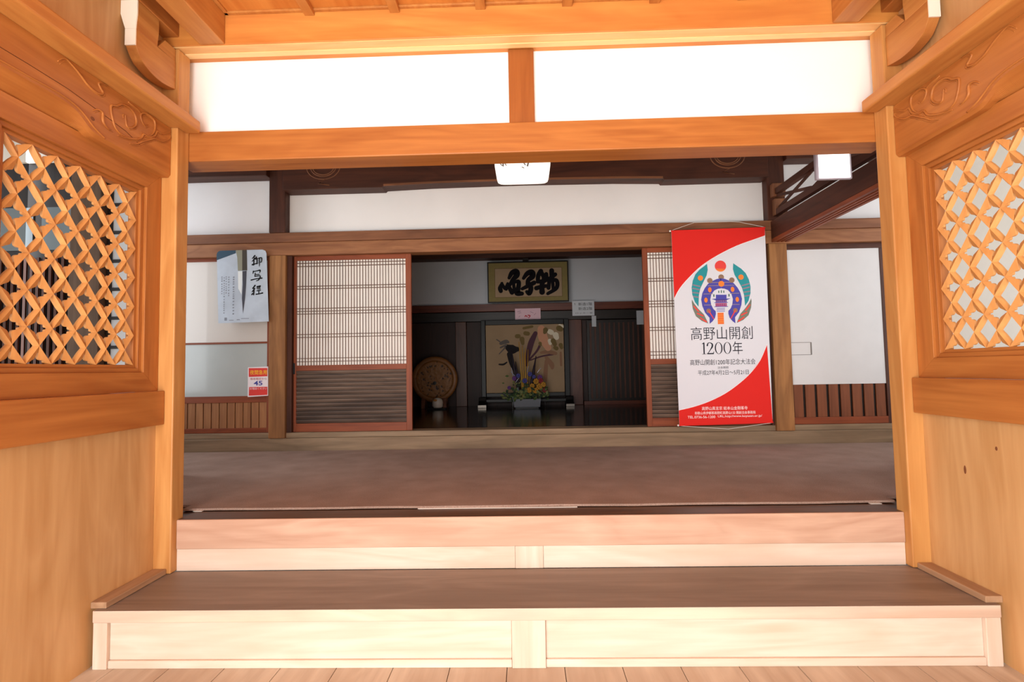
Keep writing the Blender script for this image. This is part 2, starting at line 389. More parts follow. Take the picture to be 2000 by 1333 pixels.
struct('trim_8', MB().box(-3.2, 3.2, 8.50, 8.72, 3.14, 3.24), dark('x'), .004)

# ------------------------------------------------------------------ porch timber
def post_porch(sgn, label):
    m = MB()
    m.prism([(-2.10, 2.746), (-1.885, 2.746), (-1.885, 2.845), (-1.985, 2.845), (-1.985, 2.965), (-2.10, 2.965)], 'z', .259, 3.107)
    if sgn > 0: m.mirrored()
    return tag(m.build('wooden_post', postw('z'), bevel=.006), label, 'post', 'square posts at the porch opening')
post_porch(-1, 'square orange cedar post at the left side of the wide opening')
post_porch(1, 'square orange cedar post at the right side of the wide opening')

tag(MB().box(-1.97, 2.022, 2.846, 3.01, 2.509, 2.681).build('lintel_beam', cedar_red('x'), bevel=.006),
    'long thick orange lintel beam spanning the opening under the white plaster', 'beam')
cbt = thing('ceiling_beam', 'broad orange beam across the top above the white plaster', 'beam', (XC, 2.85, 3.12))
MB().box(-1.99, 2.04, 2.7465, 2.805, 3.112, 3.1195).build('pale_edge_strip', wood('pale_trim', (232, 186, 126), (214, 160, 98), 'x', fine=14), cbt, bevel=.002)
MB().box(-1.99, 2.04, 2.8055, 2.846, 3.108, 3.1195).build('pale_edge_strip', wood('pale_trim_light', (240, 206, 150), (226, 184, 122), 'x', fine=14), cbt, bevel=.002)
MB().box(-2.1, 2.15, 2.746, 2.96, 3.12, 3.298).build('beam_body', wood('bright_beam', (218, 150, 76), (188, 112, 48), 'x', rough=.45, fine=16, stain=(192, 116, 58)), cbt, bevel=.005)
tag(MB().box(-.066, .078, 2.868, 2.90, 2.682, 3.118).build('short_post', wood('strut_cedar', (158, 92, 40), (132, 70, 26), 'z', rough=.5), bevel=.004),
    'short orange strut dividing the white plaster panel in two', 'post')
for sgn, lab in ((-1, 'orange cedar beam running to the camera along the left ceiling edge'), (1, 'orange cedar beam running to the camera along the right ceiling edge')):
    m = MB().box(-1.765, -1.626, .2, 2.744, 3.121, 3.299)
    if sgn > 0: m.mirrored()
    tag(m.build('side_ceiling_beam', cedar('y'), bevel=.006), lab, 'beam', 'beams along the porch ceiling')
for sgn, lab in ((-1, 'smooth orange rail running along the left wall above the carved beam'), (1, 'smooth orange rail running along the right wall above the carved beam')):
    m = MB().prism([(-1.977, .9), (-1.80, .9), (-1.80, 2.815), (-1.884, 2.815), (-1.884, 2.744), (-1.977, 2.744)], 'z', 2.655, 2.722)
    if sgn > 0: m.mirrored()
    tag(m.build('wall_rail', cedar('y'), bevel=.010, segs=3), lab, 'rail', 'upper rails along the porch walls')
for sgn, lab in ((-1, 'wide flat orange rail below the lattice on the left wall'), (1, 'wide flat orange rail below the lattice on the right wall')):
    m = MB().box(-1.977, -1.93, .9, 2.744, 1.04, 1.219)
    if sgn > 0: m.mirrored()
    tag(m.build('lower_rail', cedar_red('y'), bevel=.005), lab, 'rail', 'flat rails under the lattices')

def smooth(pts, sub=5):
    out = []; n = len(pts)
    for i in range(n-1):
        p0 = pts[max(i-1, 0)]; p1 = pts[i]; p2 = pts[i+1]; p3 = pts[min(i+2, n-1)]
        for k in range(sub):
            t = k/sub
            out.append(tuple(.5*(2*p1[j]+(p2[j]-p0[j])*t+(2*p0[j]-5*p1[j]+4*p2[j]-p3[j])*t*t+(3*p1[j]-p0[j]-3*p2[j]+p3[j])*t**3) for j in range(len(p1))))
    out.append(tuple(pts[-1])); return out

SCROLLS = {
 'trailing_tendril': [[(2.049, 2.612), (2.082, 2.645), (2.122, 2.635), (2.16, 2.617), (2.2, 2.594), (2.245, 2.586), (2.275, 2.595), (2.28, 2.607), (2.268, 2.618), (2.257, 2.634), (2.276, 2.648), (2.307, 2.65)]],
 'cloud_scroll': [[(2.405, 2.544), (2.403, 2.562), (2.415, 2.564), (2.420, 2.540), (2.431, 2.515), (2.465, 2.528), (2.487, 2.559), (2.478, 2.598), (2.44, 2.616), (2.394, 2.609), (2.362, 2.584), (2.333, 2.572), (2.329, 2.549), (2.34, 2.509), (2.36, 2.473), (2.4, 2.461), (2.458, 2.471), (2.505, 2.494)],
                  [(2.567, 2.590), (2.545, 2.575), (2.522, 2.593), (2.517, 2.62), (2.544, 2.640), (2.583, 2.643), (2.614, 2.632), (2.618, 2.592), (2.597, 2.553), (2.559, 2.529), (2.521, 2.532)],
                  [(2.516, 2.624), (2.493, 2.634), (2.456, 2.637), (2.432, 2.642)]],
 'wave_border': [[(2.735, 2.640), (2.725, 2.626), (2.67, 2.593), (2.635, 2.588), (2.617, 2.556), (2.579, 2.531), (2.54, 2.527), (2.517, 2.495), (2.47, 2.472), (2.423, 2.457), (2.372, 2.446)],
                 [(2.738, 2.615), (2.728, 2.590), (2.673, 2.552), (2.618, 2.541), (2.574, 2.514), (2.537, 2.49), (2.489, 2.455), (2.447, 2.440)],
                 [(2.228, 2.492), (2.256, 2.512), (2.282, 2.509), (2.285, 2.474), (2.307, 2.454), (2.334, 2.454)]]}
def carved_beam(sgn, label):
    t = thing('carved_beam', label, 'beam', (WL if sgn < 0 else WR, 1.9, 2.38), 'carved beams above the lattices')
    xf = -1.92
    prof = smooth([(.9, 2.43), (1.6, 2.435), (1.918, 2.446), (2.069, 2.449), (2.153, 2.432), (2.225, 2.388), (2.29, 2.379), (2.45, 2.379), (2.744, 2.379)], 14)
    m = MB(); bm = m.bm
    rows = []
    for y, z in prof:              # section: face, chamfered under edge, back against the wall
        zb = min(z, 2.395)
        rows.append([bm.verts.new((xf, y, 2.654)), bm.verts.new((xf, y, z+.016)), bm.verts.new((xf-.012, y, z)), bm.verts.new((-1.977, y, zb-.0)), bm.verts.new((-1.977, y, 2.654))])
    for a, b in zip(rows, rows[1:]):
        for k in range(5): m.face([a[k], a[(k+1) % 5], b[(k+1) % 5], b[k]])
    m.face(rows[0][::-1]); m.face(rows[-1])
    if sgn > 0: m.mirrored()
    m.build('beam_body', cedar_red('y'), t)
    for nm, curves in SCROLLS.items():
        m = MB()
        for c in curves:
            pts = [(xf+.001, y, z) for y, z in smooth(c, 5)]
            n = len(pts)
            m.tube(pts, [.0022+.0042*math.sin(math.pi*min(1, (i+.5)/n)) for i in range(n)], 6)
            pts2 = [(xf+.0003, y+.010, z-.006) for x, y, z in pts]
            m.tube(pts2, [.0012+.0022*math.sin(math.pi*(i+.5)/n) for i in range(n)], 5)
        if sgn > 0: m.mirrored()
        m.build(nm, cedar_red('y'), t, smooth=True)
    m = MB()
    m.tube([(xf+.0005, y, z) for y, z in smooth([(1.5, 2.475), (1.9, 2.478), (2.06, 2.482), (2.16, 2.466), (2.24, 2.42), (2.30, 2.398)], 6)], .0045, 6)
    if sgn > 0: m.mirrored()
    m.build('edge_bead', cedar_red('y'), t, smooth=True)
    if sgn < 0:
        MB().mat(plain('knot_brown', (70, 38, 22), .6)).ball((xf, 2.23, 2.457), .011, .12, 1.1, .8).build('knot', None, t)
        MB().tube([(xf, 1.50, 2.522), (xf, 1.93, 2.526), (xf, 2.10, 2.524), (xf, 2.254, 2.509), (xf, 2.421, 2.490), (xf, 2.523, 2.461)], .0016, 5).build('crack', plain('crack_brown', (84, 44, 22), .8), t)
    return t
carved_beam(-1, 'carved orange cloud scroll beam above the left lattice')
carved_beam(1, 'carved orange cloud scroll beam above the right lattice')

def bracket(sgn, label):
    t = thing('bracket_arm', label, 'bracket', (-1.93 if sgn < 0 else mx_(-1.93), 2.6, 2.85), 'bracket arms beside the ceiling')
    def fin(m, *a, **k):
        if sgn > 0: m.mirrored()
        return m.build(*a, **k)
    prof = smooth([(2.452, 2.938), (2.480, 2.900), (2.510, 2.876), (2.576, 2.857), (2.652, 2.856), (2.744, 2.874)], 4)+[(2.744, 3.03), (2.452, 3.022)]
    ar = fin(MB().prism(prof, 'x', -1.953, -1.90), 'arm', cedar('y'), t, bevel=.002)
    fin(MB().box(-1.953, -1.90, 2.445, 2.4515, 2.939, 3.022), 'white_end', WHITE, ar)
    blk = [(-1.953, 3.023), (-1.90, 3.023), (-1.897, 3.06), (-1.893, 3.10), (-1.893, 3.169), (-1.99+.013, 3.169), (-1.99+.013, 3.10), (-1.965, 3.06)]
    bl = fin(MB().prism(blk, 'y', 2.452, 2.60), 'bearing_block', cedar('y'), t, bevel=.002)
    fin(MB().prism(blk, 'y', 2.445, 2.4515), 'white_end', WHITE, bl)
    fin(MB().prism([(2.744, 3.031), (2.744, 3.10), (2.66, 3.10), (2.605, 3.031)], 'x', -1.95, -1.902), 'upper_arm', cedar('y'), t, bevel=.002)
    return t
bracket(-1, 'curved bracket arm with white painted end at the upper left corner')
bracket(1, 'curved bracket arm with white painted end at the upper right corner')
for sgn, lab in ((-1, 'dark orange purlin resting on the left bracket arm'), (1, 'dark orange purlin resting on the right bracket arm')):
    m = MB().box(-1.977, -1.885, .9, 2.744, 3.170, 3.299)
    if sgn > 0: m.mirrored()
    tag(m.build('purlin', cedar_red('y'), bevel=.004), lab, 'beam', 'purlins on the bracket arms')

# ---- lattice windows in the side walls
Y0, PY, Z0, PZ, NC = 1.912, .11385, 1.357, .14885, 6
def lattice(sgn, name, label):
    t = thing('lattice_window', label, 'window', (WL if sgn < 0 else WR, 2.25, 1.23), 'lattice windows in the porch walls')
    def fin(m, *a, **k):
        if sgn > 0: m.mirrored()
        return m.build(*a, **k)
    xo, xb = -1.972, -2.035
    yA, yB, zA, zB = Y0, Y0+NC*PY, Z0, Z0+NC*PZ
    ya, yb, za, zb = 1.748, 2.744, 1.2195, 2.392
    w = .045
    def member(kind, m):
        # mitred frame board with a stepped inner moulding
        for (o_, i_, x) in ((0, 1-.28, xo+.004), (1-.28, 1-.12, xo-.010), (1-.12, 1, xo-.022)):
            def q(f):
                return (ya+(yA-ya)*f, yb+(yB-yb)*f, za+(zA-za)*f, zb+(zB-zb)*f)
            a0, b0, c0, d0 = q(o_); a1, b1, c1, d1 = q(i_)
            P = {'bottom': [(a0, c0), (b0, c0), (b1, c1), (a1, c1)], 'top': [(a0, d0), (b0, d0), (b1, d1), (a1, d1)],
                 'near': [(a0, c0), (a1, c1), (a1, d1), (a0, d0)], 'far': [(b0, c0), (b1, c1), (b1, d1), (b0, d0)]}[kind]
            m.prism(P, 'x', xb, x)
        return m
    for k, nm, ax in (('bottom', 'frame_rail', 'y'), ('top', 'frame_rail', 'y'), ('near', 'frame_stile', 'z'), ('far', 'frame_stile', 'z')):
        fin(member(k, MB()), nm, cedar_red(ax), t, bevel=.0015)
    # diagonal bars; every piece between two crossings is scalloped towards the star-shaped holes
    m = MB(); bm = m.bm
    n = 2*NC
    xr, xe, xk = -1.991, -2.003, -2.013
    for i in range(n+1):
        for j in range(n+1):
            if (i+j) % 2: continue
            for dj in (1, -1):
                i2, j2 = i+1, j+dj
                if i2 > n or j2 > n or j2 < 0: continue
                P = Vector((Y0+i*PY/2, Z0+j*PZ/2)); Q = Vector((Y0+i2*PY/2, Z0+j2*PZ/2))
                d = (Q-P); ln = d.length; d /= ln; nn = Vector((-d.y, d.x))
                # hole on the +nn side has its centre at an (odd-sum) node; rows alternate square / star
                hj = (j+1 if dj > 0 else j)
                star_plus = (hj % 2 == 0)
                straight, scal = [], []
                for tt, wv in ((0, .0065), (.15, .0070), (.3, .0088), (.5, .0092), (.7, .0088), (.85, .0070), (1, .0065)):
                    straight.append((tt, wv))
                for tt, wv in ((0, .0065), (.10, .0070), (.13, .0105), (.17, .0135), (.22, .0140), (.26, .0110), (.29, .0095), (.33, .0150), (.38, .0205), (.44, .0240), (.5, .0252), (.56, .0240), (.62, .0205), (.67, .0150), (.71, .0095), (.74, .0110), (.78, .0140), (.83, .0135), (.87, .0105), (.90, .0070), (1, .0065)):
                    scal.append((tt, wv))
                up = scal if star_plus else straight; dn = straight if star_plus else scal
                top = [P+d*(tt*ln)+nn*wv for tt, wv in up]; bot = [P+d*(tt*ln)-nn*wv for tt, wv in dn]
                def ring(pts, x): return [bm.verts.new((x, q.x, q.y)) for q in pts]
                tf, tb_, bf, bb = ring(top, xe), ring(top, xk), ring(bot, xe), ring(bot, xk)
                A = bm.verts.new((xr, P.x, P.y)); B = bm.verts.new((xr, Q.x, Q.y)); M_ = bm.verts.new((xr, (P.x+Q.x)/2, (P.y+Q.y)/2))
                for arr, back in ((tf, tb_), (bf, bb)):
                    for a_ in range(len(arr)-1):
                        m.face([arr[a_], arr[a_+1], back[a_+1], back[a_]])
                        ca = A if a_ < len(arr)//2 else B
                        m.face([ca, arr[a_], arr[a_+1]])
                    m.face([A, arr[len(arr)//2], B])
                m.face(tb_+bb[::-1])
    fin(m, 'diamond_lattice', latw('z'), t)
    return t
lattice(-1, 'window', 'scalloped diamond lattice window in the left wall with dark behind')
lattice(1, 'window', 'scalloped diamond lattice window in the right wall with white behind')

# ------------------------------------------------------------------ steps
def big_step():
    t = thing('wooden_step', 'wide pale wooden step nearest the camera with framed front', 'step', (XC, 2.57, 0))
    MB().box(-1.952, 2.004, 2.333, 2.392, .204, .2575).build('nosing', nosew('x'), t, bevel=.004)
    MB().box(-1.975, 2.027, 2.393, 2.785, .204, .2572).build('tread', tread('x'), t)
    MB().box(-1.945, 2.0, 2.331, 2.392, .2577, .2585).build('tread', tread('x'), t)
    for a, b in ((-1.952, -1.888), (-.085, .063), (1.940, 2.004)):
        MB().box(a, b, 2.338, 2.40, 0, .2035).build('upright', stepw('z'), t, bevel=.003)
    for a, b in ((-1.887, -.086), (.064, 1.939)):
        MB().box(a, b, 2.345, 2.40, 0, .034).build('bottom_rail', stepw('x'), t, bevel=.003)
        MB().box(a, b, 2.356, 2.40, .0345, .2035).build('riser_panel', stepw('x'), t, bevel=.002)
big_step()
def upper_step():
    t = thing('upper_step', 'upper wooden step with deep pinkish front beam below the carpet', 'step', (XC, 2.88, .2575))
    MB().box(-1.884, 1.936, 2.786, 2.799, .372, .5265).build('front_beam', beamstep('x'), t, bevel=.004)
    MB().box(-1.884, 1.936, 2.7995, 2.95, .5245, .5265).build('floor_board', wood('dark_floor_board', (112, 80, 56), (78, 52, 34), 'x', rough=.4), t)
    MB().box(-.075, .072, 2.790, 2.799, .2575, .3715).build('upright', stepw('z'), t, bevel=.002)
    for a, b in ((-1.884, -.076), (.073, 1.936)):
        MB().box(a, b, 2.793, 2.799, .2575, .3715).build('riser_panel', stepw('x'), t, bevel=.0015)
upper_step()
for sgn, lab in ((-1, 'thin wooden batten on the step against the left wall'), (1, 'thin wooden batten on the step against the right wall')):
    m = MB().box(-1.9775, -1.905, 2.352, 2.745, .2588, .287)
    if sgn > 0: m.mirrored()
    tag(m.build('wooden_batten', wood('batten_wood', (182, 148, 116), (150, 114, 84), 'y', rough=.6), bevel=.003), lab, 'batten', 'battens at the ends of the step')

# ------------------------------------------------------------------ carpet
def carpet():
    m, nt, b = newmat('brown_carpet'); N = nt.nodes.new; L = nt.links.new
    tc = N('ShaderNodeTexCoord'); n = N('ShaderNodeTexNoise'); n.inputs['Scale'].default_value = 260; n.inputs['Detail'].default_value = 3
    n2 = N('ShaderNodeTexNoise'); n2.inputs['Scale'].default_value = 5; n2.inputs['Detail'].default_value = 4
    L(tc.outputs['Object'], n.inputs['Vector']); L(tc.outputs['Object'], n2.inputs['Vector'])
    a = N('ShaderNodeMath'); a.operation = 'MULTIPLY_ADD'; a.inputs[1].default_value = .35
    L(n2.outputs['Fac'], a.inputs[0]); L(n.outputs['Fac'], a.inputs[2])
    r = N('ShaderNodeValToRGB'); r.color_ramp.elements[0].position = .45; r.color_ramp.elements[1].position = .9
    r.color_ramp.elements[0].color = lin((134, 110, 98)); r.color_ramp.elements[1].color = lin((186, 160, 146))
    L(a.outputs[0], r.inputs['Fac']); L(r.outputs['Color'], b.inputs['Base Color'])
    bp = N('ShaderNodeBump'); bp.inputs['Strength'].default_value = .5; bp.inputs['Distance'].default_value = .004
    L(n.outputs['Fac'], bp.inputs['Height']); L(bp.outputs[0], b.inputs['Normal'])
    b.inputs['Roughness'].default_value = .95; b.inputs['Specular IOR Level'].default_value = .1
    t = thing('carpet', 'brown carpet covering the hall floor behind the steps', 'carpet', (XC, 4, .527))
    random.seed(4)
    front = [(-1.965+i*.102, 2.958+.006*math.sin(i*.7)+random.uniform(-.003, .003)) for i in range(40)]
    poly = front+[(2.016, 3.04), (2.82, 3.04), (2.82, 3.89), (4.25, 3.89), (4.25, 5.075), (-4.25, 5.075), (-4.25, 3.89), (-2.74, 3.89), (-2.74, 3.04), (-1.965, 3.04)]
    MB().prism(poly, 'z', .530, .542).build('pile', m, t)
    MB().prism([(x, y+.012) for x, y in front]+[(2.013, 3.03), (-1.965, 3.03)], 'z', .5268, .5295).build('backing', plain('black_backing', (20, 18, 18)), t)  # black strip standing in for the shadow under the carpet's front edge
    for q in ((-.62, .27, 2.950, 2.958), (-1.90, -1.85, 2.950, 2.965), (1.87, 1.93, 2.945, 2.965)):
        MB().box(*q, .5268, .5303).build('underlay_edge', plain('white_underlay', (226, 222, 214)), t)
carpet()

# ------------------------------------------------------------------ hall back wall: posts, beams, doors
def hall_post(x0, x1, label):
    t = thing('hall_post', label, 'post', ((x0+x1)/2, 5.12, .665), 'weathered posts of the hall back wall')
    MB().box(x0, x1, 5.068, 5.20, .666, 2.474).build('lower_shaft', oldpost('z'), t, bevel=.006)
    MB().box(x0, x1, 5.055, 5.16, 2.701, 3.69).build('upper_shaft', dark('z'), t, bevel=.006)
hall_post(-2.530, -2.366, 'weathered brown post between the poster and the left sliding door')
hall_post(2.380, 2.552, 'weathered brown post to the right of the red banner')

def koryo():
    t = thing('dark_carved_beam', 'dark brown arched beam high across the hall behind the lintel', 'beam', (0, 5.0, 3.1))
    half = [(-2.36, 3.105), (-1.375, 3.105), (-1.362, 3.120), (-.9, 3.134), (0, 3.142)]
    poly = half+[(-x, z) for x, z in half[-2::-1]]+[(2.37, 3.105), (2.37, 3.52), (-2.36, 3.52)]
    MB().prism(poly, 'y', 4.985, 5.155).build('beam_body', dark('x'), t, bevel=.004)
    MB().prism([(x, z-.006) for x, z in [(-1.36, 3.122), (-.9, 3.134), (0, 3.142), (.9, 3.134), (1.36, 3.122), (1.36, 3.142), (.9, 3.154), (0, 3.162), (-.9, 3.154), (-1.36, 3.142)]], 'y', 4.980, 4.985).build('edge_moulding', old('x'), t)
    for cx in (-1.955, 1.985):
        m = MB()
        for r in (.105, .125, .165):
            m.tube([(cx+r*1.0*math.cos(a), 4.984, 3.325+r*.75*math.sin(a)) for a in [math.pi*(1+i/24) for i in range(25)]], .006, 6)
        m.tube([(cx+.02, 4.984, 3.20), (cx-.05, 4.984, 3.16), (cx+.06, 4.984, 3.14)], .006, 6)
        m.build('carved_scroll', old('x'), t, smooth=True)
koryo()
tag(MB().box(-4.25, -2.531, 5.0, 5.155, 3.262, 3.5).build('dark_cross_beam', dark('x'), bevel=.005), 'dark brown beam above the white plaster at the far left of the hall', 'beam')
tag(MB().box(2.553, 4.25, 5.0, 5.155, 3.28, 3.5).build('dark_cross_beam', dark('x'), bevel=.005), 'dark brown beam behind the white box lamp at the far right', 'beam')

# sliding shoji doors
def shoji(x0, x1, y, label):
    t = thing('sliding_door', label, 'door', ((x0+x1)/2, y, .718), 'shoji doors at the inner room')
    zb, zt = .7185, 2.474; D = .032
    w0 = .026 if x0 < 0 else .05; w1 = .056 if x0 < 0 else .026
    st = [MB().box(a, b, y, y+D, zb, zt).build('stile', doorf('z'), t, bevel=.003) for a, b in ((x0, x0+w0), (x1-w1, x1))]
    a, b = x0+w0, x1-w1
    for p, q in ((zb, .80), (1.322, 1.375), (2.43, zt)):
        MB().box(a, b, y+.001, y+D-.001, p, q).build('rail', doorf('x'), t, bevel=.002)
    MB().box(a, b, y+.022, y+.026, 1.375, 2.43).build('paper', PAPER, t)
    m = MB(); n = 38; pw = (b-a)/n
    for i in range(1, n): m.box(a+i*pw-.0019, a+i*pw+.0019, y+.008, y+.0215, 1.375, 2.43)
    for z in (2.405, 2.372, 2.170, 2.143, 1.945, 1.917, 1.890, 1.685, 1.655, 1.445, 1.412):
        m.box(a, b, y+.006, y+.0205, z-.0028, z+.0028)
    m.build('kumiko_grid', wood('kumiko_wood', (120, 84, 62), (86, 54, 38), 'z'), t)
    # louvred lower panel
    m = MB(); k = 13; ph = (1.322-.80)/k
    for i in range(k):
        z = .80+i*ph
        m.prism([(y+.006, z+ph*.96), (y+.020, z+ph*.96), (y+.024, z+ph*.06), (y+.018, z+ph*.06), (y+.006, z+ph*.55)], 'x', a, b)
    m.build('louvre_slats', wood('dusty_slat_wood', (118, 96, 82), (66, 50, 42), 'x', rough=.7, fine=9, stain=(52, 40, 36)), t, bevel=.001)
    MB().box(a, b, y+.0245, y+.029, .80, 1.322).build('backing_board', ebony('x'), t)
    hx = x0+.004 if x0 < 0 else x1-.02
    MB().box(hx-.012, hx+.012, y-.004, y-.0005, 1.29, 1.40).build('finger_pull', plain('black_iron', (24, 20, 20), .4), st[0 if x0 < 0 else 1], bevel=.002)
shoji(-2.312, -1.128, 5.135, 'left shoji sliding door with fine lattice over white paper')
shoji(1.172, 2.352, 5.135, 'right shoji sliding door partly hidden behind the red banner')
tag(MB().box(-2.364, -2.316, 5.10, 5.2, .718, 2.474).build('door_jamb', dark('z'), bevel=.002), 'narrow dark jamb beside the left shoji door', 'jamb')
tag(MB().box(2.354, 2.379, 5.10, 5.2, .718, 2.474).build('door_jamb', dark('z'), bevel=.002), 'narrow dark jamb between the banner and the right post', 'jamb')

def glazed_door():
    t = thing('glazed_door', 'sliding door with white paper top, frosted pane and slatted base at left', 'door', (-3.1, 5.14, .718))
    x0, x1, y = -3.75, -2.533, 5.13
    for a, b in ((x0, x0+.05), (x1-.045, x1)):
        MB().box(a, b, y, y+.035, .7185, 2.474).build('stile', doorf('z'), t, bevel=.003)
    a, b = x0+.05, x1-.045
    for p, q in ((.7185, .765), (1.018, 1.082), (1.603, 1.622), (2.44, 2.474)):
        MB().box(a, b, y+.002, y+.033, p, q).build('rail', doorf('x'), t, bevel=.002)
    MB().box(a, b, y+.010, y+.016, 1.622, 2.44).build('paper_panel', plain('glazed_paper', (210, 202, 194), .35, .5, coat=.6), t)
    MB().box(a, b, y+.012, y+.018, 1.082, 1.603).build('frosted_pane', plain('frosted_glass', (182, 188, 186), .22, .5, noise=.08, nscale=3, coat=.3), t)
    m = MB(); n = 14; w = (b-a)/n
    for i in range(n): m.box(a+i*w+.004, a+(i+1)*w-.004, y+.008, y+.020, .765, 1.018)
    m.build('base_slats', wood('slat_wood', (176, 122, 78), (136, 86, 52), 'z', rough=.6, fine=30), t, bevel=.002)
    MB().box(a, b, y+.0205, y+.025, .765, 1.018).build('backing_board', ebony('x'), t)
glazed_door()
def fusuma():
    t = thing('fusuma_door', 'plain white papered sliding door with slatted base at right', 'door', (3.0, 5.14, .718))
    x0, x1, y = 2.556, 3.50, 5.13
    MB().box(x0, x0+.020, y, y+.035, .7185, 2.42).build('stile', dark('z'), t, bevel=.002)
    MB().box(x1-.03, x1, y, y+.035, .7185, 2.42).build('stile', dark('z'), t, bevel=.002)
    MB().box(x0, x1, y, y+.035, 2.4205, 2.474).build('rail', dark('x'), t, bevel=.002)
    a, b = x0+.02, x1-.03
    MB().box(a, b, y, y+.035, .7185, .785).build('rail', doorf('x'), t, bevel=.002)
    pp = MB().box(a, b, y+.006, y+.026, 1.100, 2.42).build('paper_panel', plain('white_door_paper', (218, 217, 218), .85, .1, noise=.04, nscale=6), t)
    m = MB(); n = 8; w = (b-a)/n
    for i in range(n): m.box(a+i*w+.012, a+(i+1)*w-.012, y+.008, y+.020, .785, 1.099)
    m.build('base_slats', wood('dark_slat_wood', (134, 76, 46), (98, 52, 30), 'z', rough=.6), t, bevel=.002)
    MB().box(a, b, y+.0205, y+.025, .785, 1.099).build('backing_board', ebony('x'), t)
    G = plain('grey_pull_line', (120, 116, 112))
    m = MB().box(2.58, 2.775, y+.004, y+.0058, 1.506, 1.510).box(2.58, 2.775, y+.004, y+.0058, 1.386, 1.390).box(2.768, 2.778, y+.002, y+.0058, 1.388, 1.508)
    m.build('finger_pull', G, pp)
fusuma()
tag(MB().box(3.502, 4.25, 5.13, 5.18, .718, 2.474).build('wall_panel', ebony('z')), 'dark board panel at the far right edge of the hall wall', 'panel')
tag(MB().box(-4.25, -3.752, 5.13, 5.18, .718, 2.474).build('wall_panel', ebony('z')), 'dark board panel at the far left edge of the hall wall', 'panel')

# right transom beam running towards the camera, with an open crossed lattice above it
def transom():
    t = thing('track_beam', 'dark brown track beam running back to the right hall post', 'beam', (2.48, 4.2, 2.48))
    MB().box(2.402, 2.56, 3.38, 5.058, 2.515, 2.687).build('beam_body', dark('y'), t, bevel=.004)
    m = MB()
    for a, b in ((2.402, 2.436), (2.452, 2.474), (2.490, 2.512), (2.528, 2.56)): m.box(a, b, 3.38, 5.058, 2.483, 2.5145)
    m.build('groove_strip', doorf('y'), t, bevel=.002)
    MB().box(2.402, 2.56, 3.26, 3.379, .526, 2.686).build('support_post', dark('z'), t, bevel=.004)
    t = thing('crossed_transom', 'open transom of crossed dark bars above the right track beam', 'transom', (2.48, 4.2, 2.73))
    MB().box(2.425, 2.475, 3.38, 5.054, 2.733, 2.790).build('bar', dark('y'), t, bevel=.002)
    MB().box(2.425, 2.475, 3.38, 5.054, 2.935, 2.990).build('bar', dark('y'), t, bevel=.002)
    for i in range(3):
        y1 = 5.05-i*.65; y0 = y1-.65
        for za, zb in ((2.79, 2.935), (2.935, 2.79)):
            MB().prism([(y0, za-.014), (y1, zb-.014), (y1, zb+.014), (y0, za+.014)], 'x', 2.438 if za < zb else 2.452, 2.450 if za < zb else 2.464).build('diagonal_bar', dark('y'), t)
    for z0, z1, x0, x1 in ((2.915, 3.045, 2.405, 2.53), (2.735, 2.895, 2.42, 2.54)):
        MB().box(x0, x1, 4.99, 5.0545, z0, z1).build('end_block', old('z'), t, bevel=.008)
transom()

# ------------------------------------------------------------------ outside left, seen through the lattice
def side_door():
    t = thing('glass_door', 'pale glass door with black crossbars behind the left lattice', 'door', (-2.93, 3.94, .55))
    for a, b in ((-3.235, -3.20), (-2.715, -2.68)):
        MB().box(a, b, 3.92, 3.96, .55, 2.99).build('stile', ebony('z'), t)
    MB().box(-3.20, -2.715, 3.935, 3.945, .62, 2.98).build('pane', plain('pale_pane', (206, 214, 224), .3, .5, noise=.06, nscale=3), t)
    for z in (.585, 1.095, 1.31, 1.525, 1.75, 1.975, 2.195, 2.42, 2.64, 2.86):
        MB().box(-3.20, -2.715, 3.92, 3.934, z-.012, z+.012).build('crossbar', ebony('x'), t)
side_door()
tag(MB().box(-3.48, -3.24, 3.86, 4.0, .55, 2.99).build('outer_post', wood('grey_brown_post', (104, 84, 70), (74, 58, 48), 'z', rough=.7), bevel=.006), 'grey brown post behind the left lattice', 'post')
def dark_door():
    t = thing('dark_wooden_door', 'dark wooden door with grey glass panes behind the left lattice', 'door', (-4.5, 3.95, .55))
    MB().box(-5.8, -3.485, 3.95, 3.99, .55, 2.999).build('door_board', ebony('z'), t)
    G = plain('grey_pane', (104, 116, 122), .25, .5, noise=.1, nscale=3)
    for a, b in ((-5.0, -4.45), (-4.38, -3.85), (-3.78, -3.52)):
        MB().box(a, b, 3.94, 3.9495, 2.30, 2.64).build('pane', G, t)
    m = MB()
    for i in range(44): m.box(-5.75+i*.05, -5.75+i*.05+.022, 3.925, 3.9395, .6, 2.24)
    m.build('vertical_slats', dark('z'), t)
dark_door()

